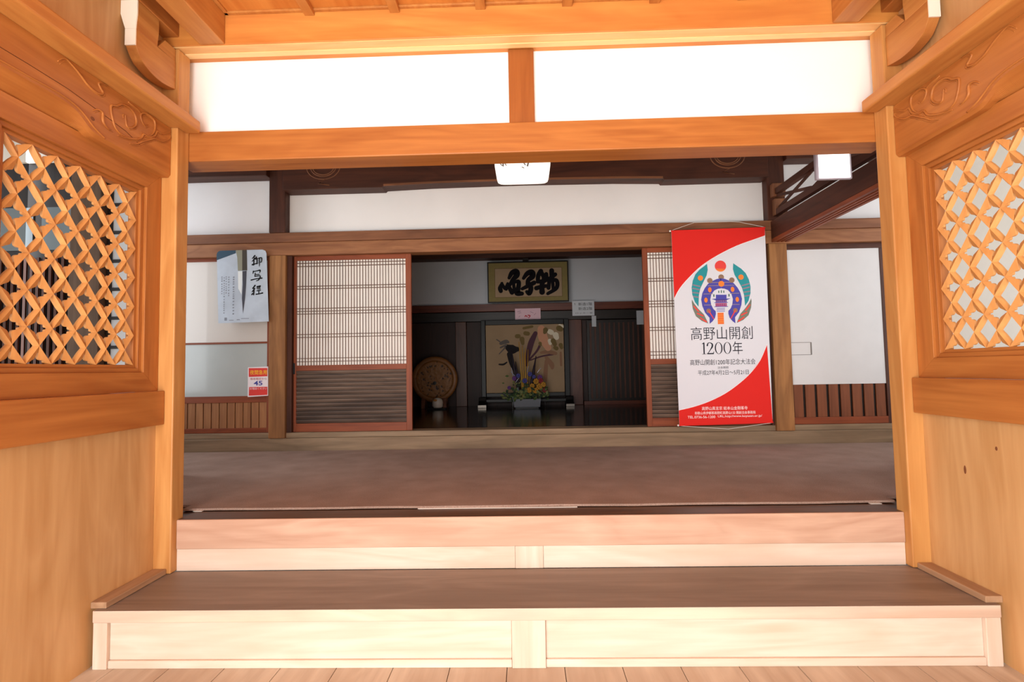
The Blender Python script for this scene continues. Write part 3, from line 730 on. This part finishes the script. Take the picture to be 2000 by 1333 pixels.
# ------------------------------------------------------------------ lamps and hanging signs in the hall
def box_lamp():
    t = thing('box_lamp', 'square white box lamp hanging behind the right end of the lintel', 'lamp', (1.98, 3.35, 2.47))
    MB().box(1.868, 2.093, 3.301, 3.325, 2.468, 2.70).build('housing', plain('lamp_housing', (150, 140, 150), .5), t, bevel=.004)
    MB().box(1.884, 2.077, 3.292, 3.3005, 2.474, 2.695).build('diffuser', plain('lamp_diffuser', (255, 253, 250), .6, .2, emit=(255, 252, 250), estr=1.1), t, bevel=.002)
    MB().box(1.95, 2.01, 3.303, 3.323, 2.7005, 3.69).build('hanger', ebony('z'), t)
box_lamp()
def lantern():
    t = thing('hanging_lantern', 'white lantern with faint grey writing hanging behind the lintel centre', 'lantern', (.0, 3.36, 2.52))
    rows = []
    m = MB(); bm = m.bm
    for z, hx, hy in ((2.523, .138, .03), (2.526, .152, .045), (2.534, .164, .055), (2.55, .170, .06), (2.63, .182, .066), (2.80, .190, .07), (2.86, .180, .06)):
        ring = []
        for k in range(40):
            a = 2*math.pi*k/40; c, s_ = math.cos(a), math.sin(a)
            ring.append(bm.verts.new((.004+hx*math.copysign(abs(c)**.35, c), 3.36+hy*math.copysign(abs(s_)**.35, s_), z)))
        rows.append(ring)
    for a, b in zip(rows, rows[1:]):
        for k in range(40): m.face([a[k], a[(k+1) % 40], b[(k+1) % 40], b[k]])
    m.face(rows[0][::-1]); m.face(rows[-1])
    m.build('shade', plain('lantern_paper', (252, 250, 244), .7, .2, emit=(255, 250, 240), estr=.5), t, smooth=False)
    y = 3.289
    for ch in ([[(-.138, 2.622, .003), (-.128, 2.612, .003)], [(-.120, 2.64, .004), (-.121, 2.609, .005)], [(-.108, 2.622, .003), (-.100, 2.612, .003)], [(-.12, 2.72, .007), (-.12, 2.65, .007)]],
               [[(.010, 2.628, .003), (.022, 2.612, .004)], [(.045, 2.636, .004), (.036, 2.606, .006)], [(0, 2.598, .003), (.012, 2.592, .003)], [(.03, 2.72, .007), (.03, 2.65, .007)]]):
        m = MB()
        for s_ in ch: m.stroke(s_, y)
        m.build('written_character', plain('grey_ink', (128, 126, 128)), t, recalc=False)
    MB().box(-.012, .018, 3.345, 3.375, 2.861, 3.69).build('hanger', ebony('z'), t)
lantern()
# ------------------------------------------------------------------ banner
A = ART
def banner():
    t = thing('hanging_banner', 'tall red and white cloth banner hanging right of the inner doorway', 'banner', (1.87, 5.0, .75))
    y = 5.0
    RED = plain('banner_red', (226, 44, 38), .75, .15)
    TL, TR, BR, BL = A['banner']
    MB().prism([TL, TR, BR, BL], 'y', y, y+.004).build('cloth', plain('banner_white', (226, 224, 231), .8, .1), t)
    for nm, ends in (('red_top', [TL, TR]), ('red_bot', [BR, BL])):
        MB().flat((ends+A[nm]) if nm == 'red_top' else A[nm]+ends[::-1], y-.0008).build('red_print', RED, t, recalc=False)
        MB().stroke([p+[.0022] for p in A[nm]], y-.0011, 3).build('curve_outline', plain('banner_outline', (252, 240, 240)), t, recalc=False)
    INK = plain('banner_ink', (40, 40, 52), .8, .1); WT = plain('banner_white_print', (250, 236, 234), .8, .1)
    def line(mb, key, body, h=None, off=0):
        (xa, za), (xb, zb) = A[key]
        put_text(mb, body, xb-xa, (xa+xb)/2, (za+zb)/2, y-.0012, height=h, offset=off)
    m = MB(); line(m, 't1', '高野山開創', .124, -.005); m.build('title_lettering', INK, t, recalc=False)
    # 1200 in tall high-contrast serif figures, then the sign for year
    (xa, za), (xb, zb) = A['t2']; zc = (za+zb)/2; H = .112; z0 = zc-H/2; w = xb-xa; yy = y-.0012
    def ring(cx, rx):
        m = MB(); n = 40; out, inn = [], []
        for i in range(n):
            a = 2*math.pi*i/n; cs, sn = math.cos(a), math.sin(a)
            out.append(m.bm.verts.new((cx+rx*cs, yy, zc+H/2*sn))); inn.append(m.bm.verts.new((cx+(rx-.011)*cs, yy, zc+(H/2-.0035)*sn)))
        for i in range(n): m.face([out[i], out[(i+1) % n], inn[(i+1) % n], inn[i]])
        return m
    x1 = xa+.020
    m = MB().flat([(x1-.006, z0+.003), (x1+.006, z0+.003), (x1+.006, z0+H), (x1-.003, z0+H), (x1-.018, z0+H-.012), (x1-.018, z0+H-.016), (x1-.006, z0+H-.012)], yy).flat([(x1-.020, z0), (x1+.020, z0), (x1+.020, z0+.0036), (x1-.020, z0+.0036)], yy-.0003)
    m.build('figure_one', INK, t, recalc=False)
    x2 = xa+.048
    MB().stroke([(x2+.004, z0+H*.74, .007), (x2+.012, z0+H*.93, .004), (x2+.030, z0+H*.97, .003), (x2+.050, z0+H*.86, .006), (x2+.050, z0+H*.64, .007), (x2+.032, z0+H*.38, .004), (x2+.010, z0+H*.10, .003), (x2+.004, z0+.006, .003)], yy, 5).flat([(x2, z0), (x2+.062, z0), (x2+.066, z0+.026), (x2+.063, z0+.026), (x2+.056, z0+.011), (x2, z0+.011)], yy-.0006).build('figure_two', INK, t, recalc=False)
    for cx in (xa+.158, xa+.240): ring(cx, .036).build('figure_zero', INK, t, recalc=False)
    m = MB(); put_text(m, '年', w-.292, xa+.290+(w-.292)/2, zc, yy, height=.122, offset=-.004); m.build('title_lettering', INK, t, recalc=False)
    for key, body, h in (('t3', '高野山開創1200年記念大法会', .055), ('t4', '法会期間', .022), ('t5', '平成27年4月2日～5月21日', .047)):
        m = MB(); line(m, key, body, h); m.build('date_lettering', INK, t, recalc=False)
    for key, body, h in (('t6', '高野山真言宗 総本山金剛峯寺', .034), ('t7', '和歌山県伊都郡高野町高野山132 開創法会事務局', .028), ('t8a', 'TEL.0736-56-1200', .024), ('t8b', 'URL.http://www.koyasan.or.jp/', .027)):
        m = MB(); line(m, key, body, h); m.build('address_lettering', WT, t, recalc=False)
    # emblem
    c = dict(teal=plain('print_teal', (44, 148, 156)), mauve=plain('print_mauve', (150, 128, 142)), orange=plain('print_orange', (244, 134, 54)), grey=plain('print_olive', (122, 126, 112)),
             red=plain('print_red', (236, 72, 66)), blue=plain('print_violet', (78, 74, 168)), purple=plain('print_purple', (116, 72, 150)), brown=plain('print_brown', (150, 116, 94)), magenta=plain('print_magenta', (176, 62, 118)), green=plain('print_green', (70, 110, 92)))
    ax = A['pts'][2]; cx = 1.8795
    def mir(P): return [[2*cx-p[0]]+list(p[1:]) for p in P]
    m = MB(); P = A['pts']
    for mm in (lambda q: q, mir):
        m.mat(c['teal']).flat(mm(A['leaf_up']), y-.0010)
        m.mat(c['grey']).flat(mm(A['leaf_low']), y-.0010)
        m.mat(c['blue']).flat(mm(A['ring']), y-.0010)
        ll = A['llines']
        for i in range(0, 8, 2): m.mat(c['mauve']).stroke(mm([[ll[i][0]*.88+ll[i+1][0]*.12, ll[i][1]*.88+ll[i+1][1]*.12, .0055], [ll[i][0]*.1+ll[i+1][0]*.9, ll[i][1]*.1+ll[i+1][1]*.9, .0055]]), y-.0014, 2)
        lr = A['lowred']
        for i in range(0, 6, 2): m.mat(c['red']).stroke(mm([lr[i]+[.006], lr[i+1]+[.007]]), y-.0014, 2)
        for k, rx, rz, col in ((1, .025, .025, 'orange'), (2, .026, .026, 'brown'), (5, .017, .025, 'orange'), (6, .016, .024, 'orange'), (9, .006, .015, 'green'), (10, .022, .022, 'brown')):
            q = mm([P[k]])[0]; m.mat(c[col]).disc(q[0], q[1], y-.0016, rx, rz)
        q = mm([P[10]+[.006], P[11]+[.004]]); m.mat(c['red']).stroke(q, y-.0019, 2)
        q = mm([P[7]])[0]; m.mat(c['green']).disc(q[0], q[1], y-.0016, .005, .013)
        for z, xa, xb in ((1.985, .082, .170), (1.878, .100, .168), (2.093, 0, .112), (2.063, 0, .126)):
            m.mat(c['mauve']).flat(mm([[cx-xb, z-.0035], [cx-xa, z-.0035], [cx-xa, z+.0035], [cx-xb, z+.0035]]), y-.0014)
    m.mat(c['red']).disc(P[0][0], P[0][1], y-.0010, .054, n=40)
    m.mat(c['orange']).disc(P[0][0], P[0][1], y-.0014, .0535, n=24, a0=math.radians(205), a1=math.radians(335))
    m.mat(c['red']).flat([(P[0][0]-.04, P[0][1]-.034), (P[0][0]+.04, P[0][1]-.034), (P[0][0]+.04, P[0][1]-.030), (P[0][0]-.04, P[0][1]-.030)], y-.0018)
    m.mat(c['brown']).disc(P[3][0], P[3][1], y-.0008, .027); m.mat(c['orange']).disc(P[4][0], P[4][1], y-.0018, .028)
    m.mat(c['green']).disc(P[8][0], P[8][1], y-.0016, .005, .016)
    m.mat(c['blue']).flat(A['roof'], y-.0014)
    for k, w, h, col in ((13, .105, .026, 'purple'), (14, .107, .030, 'magenta'), (15, .078, .005, 'blue'), (16, .078, .005, 'blue'), (17, .078, .005, 'blue'), (18, .058, .110, 'orange')):
        x, z = P[k]; m.mat(c[col]).flat([(x-w/2, z-h/2), (x+w/2, z-h/2), (x+w/2, z+h/2), (x-w/2, z+h/2)], y-.0014)
    x, z = P[14]
    for dz in (.020, -.0185): m.mat(c['blue']).flat([(x-.068, z+dz-.003), (x+.068, z+dz-.003), (x+.06, z+dz+.003), (x-.06, z+dz+.003)], y-.0018)
    for k in range(5):
        for kk, hh in ((13, .012), (14, .015)):
            xx, zz = P[kk][0]-.04+.02*k, P[kk][1]; m.mat(c['mauve']).disc(xx, zz, y-.0018, .004, hh*.7, n=10)
    x, z = P[18]
    for k in range(5): m.mat(c['red']).flat([(x-.027, z-.045+.022*k-.002), (x+.027, z-.045+.022*k-.002), (x+.027, z-.045+.022*k+.002), (x-.027, z-.045+.022*k+.002)], y-.0018)
    m.build('emblem', None, t, recalc=False)
    for p, q in ((TL, TR), (BL, BR)):
        rod = MB().tube([(p[0]-.006, y+.002, p[1]), (q[0]+.004, y+.002, q[1])], .007, 10).build('rod', RED, t)
        MB().ball((p[0]-.011, y+.002, p[1]), .010).build('rod_cap', plain('white_cord', (236, 230, 222)), rod)
    W = plain('white_cord', (236, 230, 222))
    MB().tube([(TL[0], y+.001, TL[1]+.004), (TL[0]+.20, 5.045, 2.680), (TL[0]+.24, 5.052, 2.694), (TR[0]-.30, 5.052, 2.694), (TR[0]-.22, 5.045, 2.686), (TR[0], y+.001, TR[1]+.004)], .0022, 6).build('hanging_cord', W, t)
    MB().tube([(BL[0], y+.001, BL[1]-.004), ((BL[0]+BR[0])/2+.02, y, .70), (BR[0], y+.001, BR[1]-.004)], .0022, 6).build('lower_cord', W, t)
banner()

# ------------------------------------------------------------------ poster and warning sign at left
POSTER_BRUSH = [
 [[(815, 165, 22), (795, 190, 20), (772, 212, 10)], [(812, 205, 20), (795, 235, 20), (770, 258, 10)], [(800, 240, 18), (798, 280, 18), (795, 315, 20)], [(838, 185, 16), (828, 215, 14)], [(822, 225, 12), (870, 218, 14)], [(846, 200, 14), (848, 250, 14), (848, 300, 14)], [(848, 255, 12), (870, 250, 12)], [(775, 312, 22), (820, 298, 16), (872, 280, 10)], [(880, 205, 14), (925, 202, 18), (922, 265, 14), (900, 270, 10)], [(892, 200, 16), (890, 270, 14), (888, 338, 8)]],
 [[(792, 418, 18), (785, 455, 12)], [(792, 424, 14), (850, 412, 14), (902, 402, 20), (892, 442, 10)], [(822, 450, 14), (815, 500, 14)], [(822, 474, 12), (888, 468, 12)], [(815, 502, 14), (902, 494, 16), (880, 555, 18), (838, 576, 10)], [(755, 562, 18), (840, 542, 14), (930, 530, 20)]],
 [[(818, 650, 22), (795, 680, 18), (778, 700, 14), (815, 695, 12)], [(815, 695, 14), (790, 730, 18), (770, 752, 12)], [(800, 725, 20), (797, 765, 20), (795, 800, 18)], [(765, 800, 16), (778, 780, 16)], [(850, 668, 14), (905, 655, 14)], [(862, 672, 12), (850, 690, 12), (862, 712, 10)], [(885, 668, 12), (872, 690, 12), (884, 712, 10)], [(905, 664, 12), (892, 688, 12), (905, 710, 10)], [(850, 738, 14), (908, 728, 14)], [(880, 730, 14), (880, 785, 14)], [(838, 792, 18), (890, 785, 14), (942, 772, 20)]]]
def poster():
    t = thing('calligraphy_poster', 'pale blue poster with brush and three black characters at left', 'poster', (-2.79, 5.05, 1.81))
    y = 5.05
    MB().prism(A['poster'], 'y', y, y+.003).build('sheet', plain('poster_paper', (206, 218, 232), .3, .5, noise=.16, nscale=7, coat=.5), t)
    m = MB()
    m.mat(plain('poster_slate', (58, 84, 104))).flat(A['p_roof'], y-.0010)
    m.mat(plain('poster_ferrule_light', (150, 150, 132))).flat(A['p_handle'], y-.0014)
    m.mat(plain('poster_ferrule', (74, 68, 60))).flat(A['p_handle2'], y-.0014)
    m.mat(plain('poster_bristle_white', (240, 246, 246))).flat(A['p_white'], y-.0012)
    m.mat(plain('poster_bristle', (74, 74, 84))).flat(A['p_brush'], y-.0014)
    m.build('brush_picture', None, t, recalc=False)
    for k, strokes in enumerate(POSTER_BRUSH):
        m = MB()
        for i, st in enumerate(strokes):
            bake('brush_now', st, 8.33, 400, 480, 5.05); m.stroke([(p[0], p[1], p[2]*1.15) for p in ART['brush_now']], y-.0014-.0001*i, 4)
        m.build('brushed_character', BLACK, t, recalc=False)
    m = MB(); random.seed(2); C = A['p_cols']
    GP = plain('poster_grey_print', (140, 146, 158))
    for i in range(0, 10, 2):
        m = MB(); (x, za), (_, zb) = C[i], C[i+1]; z = za
        w = .009 if i == 0 else .006
        while z > zb:
            h = random.uniform(.008, .014)
            m.flat([(x-w, z-h), (x+w*random.uniform(.5, 1), z-h), (x+w, z), (x-w*random.uniform(.4, 1), z)], y-.0012); z -= h+random.uniform(.008, .02)
        m.build('small_print_column', GP, t, recalc=False)
    F = A['p_foot']
    for i in range(0, 10, 2): MB().flat([(F[i][0], F[i+1][1]-.004), (F[i+1][0], F[i+1][1]-.004), (F[i+1][0], F[i][1]+.004), (F[i][0], F[i][1]+.004)], y-.0012).build('footer_print', GP, t, recalc=False)
poster()
def warning_sign():
    t = thing('emergency_sign', 'small red and white sign reading 45 on the frosted pane', 'sign', (-2.66, 5.12, 1.07))
    y = 5.122; S = A['s_parts']
    MB().prism(A['sign'], 'y', y, y+.004).build('plate', plain('sign_white', (244, 234, 238), .5), t, bevel=.001)
    R = plain('sign_red', (226, 64, 58), .5)
    for k in (0, 4): MB().flat(S[k:k+4], y-.0008).build('red_field', R, t, recalc=False)
    m = MB(); put_text(m, '夜間急用', .172, S[8][0], S[8][1], y-.0012, height=.046, offset=.006); m.build('heading', plain('sign_yellow', (255, 196, 40), .5), t, recalc=False)
    m = MB(); put_text(m, '45', .088, S[10][0], S[10][1], y-.0012, height=.046, offset=.02); m.build('number', plain('sign_blue', (72, 78, 160), .5), t, recalc=False)
    m = MB(); put_text(m, '専用電話から', .165, S[9][0], S[9][1], y-.0012, height=.022); m.build('red_lettering', plain('sign_dark_red', (176, 64, 74), .5), t, recalc=False)
    m = MB(); put_text(m, 'お電話ください', .172, S[11][0], S[11][1]-.004, y-.0012, height=.020); m.build('white_lettering', plain('sign_white', (244, 234, 238)), t, recalc=False)
warning_sign()

# ------------------------------------------------------------------ inner room furniture
tag(MB().box(-.02, .075, 8.60, 8.72, 3.02, 3.139).build('short_strut', ebony('z')), 'short dark strut above the framed calligraphy', 'post')
def framed():
    t = thing('framed_calligraphy', 'framed calligraphy of three heavy black characters hanging over the screen', 'picture', (.06, 8.36, 2.36))
    y = 8.33; a, b, c_, d = A['calframe']; cx = .063
    x0, x1, z0, z1 = -.592, .713, 2.372, 3.035
    f = .018
    for q in ((x0, x1, z0, z0+f), (x0, x1, z1-f, z1), (x0, x0+f, z0+f, z1-f), (x1-f, x1, z0+f, z1-f)):
        MB().box(q[0], q[1], y, y+.04, q[2], q[3]).build('frame_bar', plain('black_lacquer', (18, 15, 14), .4, .2), t)
    for hx in (-.4, .5): MB().box(hx-.01, hx+.01, y+.0401, 8.7195, 2.96, 2.98).build('wall_hook', plain('black_iron', (24, 20, 20), .4), t)
    MB().box(x0+f, x1-f, y+.012, y+.02, z0+f, z1-f).build('mount', plain('olive_silk', (136, 120, 72), .7, noise=.08, nscale=20), t)
    B = A['calborder']; xs = [p[0] for p in B]; zs = [p[1] for p in B]
    bx0, bx1, bz0, bz1 = -.475, .61, 2.455, 2.93
    MB().box(bx0, bx1, y+.009, y+.0119, bz0, bz1).build('paper', plain('aged_paper', (168, 142, 114), .8, noise=.1, nscale=6), t)
    m = MB(); g = .006
    for q in ((bx0, bx1, bz0, bz0+g), (bx0, bx1, bz1-g, bz1), (bx0, bx0+g, bz0, bz1), (bx1-g, bx1, bz0, bz1)): m.box(q[0], q[1], y+.0075, y+.0089, q[2], q[3])
    m.build('border_line', plain('brown_line', (98, 74, 46)), t)
    m = MB(); i = 0
    while 'cal%d' % i in A:
        m.stroke([(p[0], p[1], p[2]*1.3) for p in A['cal%d' % i]], y+.006-.0001*i); i += 1
    m.build('brush_characters', BLACK, t, recalc=False)
framed()
def notice(name, label, cat, x0, x1, z0, z1, y, rgb, lines=(), ink=(70, 70, 76)):
    t = thing(name, label, cat, ((x0+x1)/2, y, z0))
    MB().box(x0, x1, y, y+.004, z0, z1).build('sheet', plain(name+'_paper', rgb, .5, .4), t)
    for body, w, cx, cz, h, col in lines:
        m = MB(); put_text(m, body, w, cx, cz, y-.001, height=h); m.build('lettering', plain('ink_%d_%d_%d' % col, col), t, recalc=False)
    return t
t = notice('pink_notice', 'small pink paper notice with red mark above the painted screen', 'notice', -.16, .258, 2.103, 2.292, 8.515, (226, 186, 198))
m = MB()
for s_ in ([(.00, 2.155, .006), (.015, 2.175, .008), (.04, 2.15, .006)], [(.05, 2.18, .007), (.085, 2.17, .008), (.06, 2.135, .005)]): m.stroke(s_, 8.513)
m.build('red_mark', plain('red_ink', (190, 30, 50)), t, recalc=False)
for s_ in ([(-.12, 2.24, .003), (-.07, 2.25, .004)], [(-.10, 2.215, .003), (-.06, 2.225, .003)], [(.09, 2.235, .003), (.14, 2.215, .003)], [(.15, 2.18, .003), (.18, 2.21, .003)], [(-.1, 2.15, .003), (-.08, 2.17, .003)]): MB().stroke(s_, 8.513).build('faint_lettering', plain('grey_mauve_ink', (150, 110, 130)), t, recalc=False)
notice('white_notice', 'white notice with two rows of writing hanging right of the screen', 'notice', .778, 1.137, 2.154, 2.398, 8.515, (206, 208, 214),
       (('新造1階', .226, .99, 2.344, .052, (52, 52, 58)), ('新造2階', .226, .99, 2.269, .052, (52, 52, 58)), ('↑', .022, .82, 2.344, .05, (52, 52, 58)), ('ロッカー室', .277, .97, 2.198, .026, (80, 80, 88))))
notice('paper_slip', 'narrow white paper slip below the white notice', 'paper', 1.098, 1.170, 1.975, 2.153, 8.575, (190, 192, 198))
notice('paper_slip', 'narrow white paper slip at the right edge of the dark doorway', 'paper', 1.832, 1.945, 1.994, 2.224, 8.575, (206, 206, 208))
# dark column right of the screen and slatted dark door
tag(MB().box(.70, .93, 8.60, 8.73, .70, 2.10).build('inner_post', wood('inner_column_wood', (104, 52, 30), (70, 32, 18), 'z', rough=.4), bevel=.006), 'brown column right of the painted screen', 'post')
tag(MB().box(-1.16, -.98, 8.62, 8.735, .70, 2.10).build('inner_post', wood('inner_column_wood2', (84, 44, 24), (56, 28, 16), 'z', rough=.4), bevel=.006), 'dim brown column left of the painted screen', 'post')
def slat_door():
    t = thing('slatted_door', 'black slatted door in the right of the dark inner room', 'door', (1.9, 8.6, .75))
    MB().box(1.02, 3.1, 8.62, 8.70, .76, 2.08).build('door_board', ebony('z'), t)
    m = MB()
    for i in range(26): m.box(1.06+i*.078, 1.06+i*.078+.03, 8.60, 8.6195, .80, 2.04)
    m.build('vertical_slats', dark('z'), t)
    MB().box(.94, 3.1, 8.56, 8.70, .701, .759).build('threshold', wood('inner_rail_wood', (112, 54, 34), (74, 32, 20), 'x'), t)
slat_door()

def screen():
    t = thing('standing_screen', 'black framed standing screen with flower painting in the inner room', 'screen', (0, 8.4, .70))
    L = plain('black_lacquer', (18, 15, 14), .4, .2)
    y = 8.34
    x0, x1, z0, z1 = -.715, .700, .86, 2.095
    for a, b in ((x0, -.640), (.618, x1)): MB().box(a, b, y, y+.09, z0, z1).build('stile', L, t, bevel=.008)
    MB().box(-.640, .618, y, y+.09, 2.012, z1).build('rail', L, t, bevel=.008)
    MB().box(-.640, .618, y, y+.09, z0, .925).build('rail', L, t, bevel=.008)
    MB().box(-.635, .613, y+.02, y+.05, .925, 2.012).build('painting_panel', plain('painting_ground', (158, 132, 104), .8, .1, noise=.14, nscale=3), t)
    cols = dict(d=(38, 34, 36), g=(96, 88, 84), p=(84, 56, 66), b=(140, 104, 82), r=(196, 142, 112), o=(112, 94, 60), w=(214, 202, 180))
    m = MB()
    for i, k in enumerate(A['paintcols']):
        m.mat(plain('painting_'+{'d': 'black', 'g': 'grey', 'p': 'plum', 'b': 'brown', 'r': 'rose', 'o': 'olive', 'w': 'cream'}[k], cols[k], .85, .1)).stroke(A['ps%d' % i], y+.0185-.0005*i)
    m.build('painted_flowers', None, t, recalc=False)
    MB().box(-.72, .70, y+.01, y+.07, .775, .825).build('stretcher', L, t, bevel=.006)
    for cx in (-.70, .685):
        ft = MB().prism([(8.22, .7005), (8.56, .7005), (8.56, .745), (8.47, .80), (8.44, .86), (8.33, .86), (8.31, .80), (8.22, .745)], 'x', cx-.06, cx+.06).build('foot', L, t, bevel=.006)
        MB().box(cx-.065, cx+.065, 8.213, 8.2195, .703, .742).build('foot_cap', plain('dull_metal', (110, 102, 94), .35, metal=.6), ft)
screen()

def flowers():
    t = thing('flower_arrangement', 'flower arrangement in grey planter in front of the painted screen', 'flowers', (0, 8.05, .70))
    y0, y1 = 7.95, 8.13
    random.seed(11)
    pl = MB().prism([(-.19, .72), (.205, .72), (.222, .845), (-.208, .845)], 'y', y0, y1).build('planter', plain('grey_planter', (104, 108, 116), .5), t, bevel=.006)
    MB().box(-.17, .18, y0+.01, y1-.01, .7005, .7195).build('planter_base', plain('black_lacquer', (18, 15, 14)), pl)
    m = MB()
    G = [plain('leaf_green', (70, 92, 48), .6), plain('leaf_dark', (40, 58, 40), .6), plain('leaf_olive', (108, 112, 66), .6)]
    for i in range(240):
        x = random.gauss(.0, .16); z = .85+abs(random.gauss(0, .10)); x = max(-.34, min(.34, x))
        yy = 8.04+random.uniform(-.12, .10); a = random.uniform(0, 6.28); l = random.uniform(.04, .08)
        d = Vector((math.cos(a), random.uniform(-.5, .5), math.sin(a)*.8+.2)).normalized()*l; s_ = Vector((-d.z, .02, d.x))*.28
        p = Vector((x, yy, z)); m.mat(G[i % 3])
        m.face([m.bm.verts.new(q) for q in (p, p+d*.5+s_, p+d, p+d*.5-s_)])
    m.build('foliage', None, t, recalc=False)
    # golden tall stems and dark bulrush leaves
    m = MB()
    for x, tx, h in ((-.06, -.10, 1.72), (-.04, -.05, 1.66), (-.02, 0, 1.62), (0, -.02, 1.55), (.01, .04, 1.60), (-.05, -.09, 1.5)):
        m.tube([(x, 8.03, .86), (x+(tx-x)*.4, 8.03, (.86+h)/2), (tx, 8.03, h)], [.009, .008, .005], 6)
    m.build('golden_stems', plain('gold_stem', (184, 136, 52), .45), t, smooth=True)
    m = MB()
    for x, tx, h in ((-.12, -.22, 1.60), (-.10, -.16, 1.42), (.05, .16, 1.50), (.06, .12, 1.35)):
        m.tube([(x, 8.06, .88), (x+(tx-x)*.5, 8.06, (.88+h)/2), (tx, 8.06, h)], [.012, .024, .006], 6)
    m.build('dark_leaves', plain('dark_leaf', (44, 34, 44), .6), t, smooth=True)
    Y_, V, R_, B_ = (plain('flower_yellow', (168, 118, 36), .6), plain('flower_violet', (96, 52, 116), .6), plain('flower_crimson', (130, 32, 44), .6), plain('flower_blue', (66, 66, 130), .6))
    spots = [(.15, 1.11, Y_, .045), (.20, 1.03, Y_, .050), (.09, 1.04, Y_, .040), (.26, 1.06, Y_, .042), (.04, .98, Y_, .045), (.14, .97, Y_, .045), (.21, 1.17, V, .040), (.22, 1.12, R_, .04), (-.18, 1.16, V, .035), (-.12, 1.20, B_, .035), (.06, 1.22, B_, .038), (-.26, 1.02, V, .028), (.12, 1.18, B_, .03), (-.02, 1.12, B_, .04), (.28, .97, R_, .035)]
    for x, z, mt, r in spots:
        m = MB(); yy = 7.93+random.uniform(0, .05)
        for k in range(7):
            a = 2*math.pi*k/7+x*9
            m.ball((x+r*.62*math.cos(a), yy, z+r*.62*math.sin(a)), r*.42, 1, .5, 1, 8, 6)
        m.ball((x, yy-.012, z), r*.38, 1, .6, 1, 8, 6)
        m.build('blossom', mt, t)
    m = MB()
    for x, z, dx, dz in ((-.23, 1.27, .06, -.07), (-.16, 1.10, .05, .06), (.17, 1.24, .06, .07), (-.13, 1.02, .01, -.05), (.02, 1.25, .02, .09), (-.2, 1.2, -.02, .12)):
        MB().tube([(x, 7.92, z), (x+dx*.5, 7.91, z+dz*.6), (x+dx, 7.92, z+dz)], .005, 5).build('silver_ribbon', plain('silver_ribbon', (200, 200, 224), .25, metal=.5), t)
flowers()

def plaque():
    t = thing('round_plaque', 'round carved wooden plaque on a stand at the left of the inner room', 'plaque', (-1.45, 8.4, .70))
    cx, cz, y = -1.462, 1.16, 8.30
    m = newmat('carved_disc_wood'); mt, nt, b = m; N = nt.nodes.new; L_ = nt.links.new
    tc = N('ShaderNodeTexCoord'); vo = N('ShaderNodeTexVoronoi'); vo.inputs['Scale'].default_value = 17; vo.feature = 'F1'
    nz = N('ShaderNodeTexNoise'); nz.inputs['Scale'].default_value = 9; nz.inputs['Detail'].default_value = 3
    L_(tc.outputs['Object'], nz.inputs['Vector'])
    ad = N('ShaderNodeMixRGB'); ad.inputs['Fac'].default_value = .12; L_(tc.outputs['Object'], ad.inputs[1]); L_(nz.outputs['Color'], ad.inputs[2]); L_(ad.outputs[0], vo.inputs['Vector'])
    r = N('ShaderNodeValToRGB'); r.color_ramp.elements[0].position = .18; r.color_ramp.elements[1].position = .34
    r.color_ramp.elements[0].color = lin((52, 28, 11)); r.color_ramp.elements[1].color = lin((136, 88, 40))
    L_(vo.outputs['Distance'], r.inputs['Fac']); L_(r.outputs['Color'], b.inputs['Base Color']); b.inputs['Roughness'].default_value = .55
    bp = N('ShaderNodeBump'); bp.inputs['Distance'].default_value = .01; L_(vo.outputs['Distance'], bp.inputs['Height']); L_(bp.outputs[0], b.inputs['Normal'])
    MB().lathe([(.002, y+.014), (.15, y+.012), (.27, y+.014), (.287, y+.020), (.287, y+.034), (.002, y+.034)], (cx, 0, cz), 'y', 56).build('carved_face', mt, t)
    MB().lathe([(.288, y+.03), (.288, y+.002), (.31, y-.006), (.345, y-.002), (.368, y+.015), (.365, y+.04), (.288, y+.045), (.288, y+.03)], (cx, 0, cz*1.0), 'y', 64).build('rim', wood('plaque_rim', (140, 90, 42), (110, 66, 28), 'x', rough=.45), t, smooth=True)
    m = MB()
    MB().lathe([(.002, y+.0), (.028, y+.002), (.03, y+.012), (.002, y+.013)], (cx, 0, cz-.06), 'y', 20).build('centre_boss', ebony('x'), t)
    for s_ in (-1, 1):
        MB().prism([(8.22, .7005), (8.46, .7005), (8.46, .74), (8.40, .80), (8.38, .92), (8.345, .92), (8.345, .81), (8.295, .81), (8.28, .86), (8.25, .86), (8.22, .75)], 'x', cx+s_*.17-.03, cx+s_*.17+.03).build('stand_foot', wood('plaque_stand', (120, 66, 36), (84, 44, 22), 'y'), t, bevel=.004)
plaque()
def ornament():
    t = thing('white_ornament', 'small white round ornament on a black base before the carved plaque', 'ornament', (-1.39, 8.08, .70))
    MB().box(-1.53, -1.24, 8.0, 8.18, .7005, .72).build('base', plain('black_lacquer', (18, 15, 14)), t, bevel=.004)
    MB().lathe([(.01, .7205), (.06, .722), (.082, .75), (.085, .80), (.075, .845), (.045, .872), (.01, .88)], (-1.375, 8.08, 0), 'z', 28).build('body', plain('white_porcelain', (216, 204, 190), .3, .5), t, smooth=True)
    MB().ball((-1.40, 8.0, .845), .03, 1, .6, .6).build('ochre_mark', plain('ochre_colour', (190, 120, 50), .4), t)  # small flattened ochre ball near the top of the body
ornament()
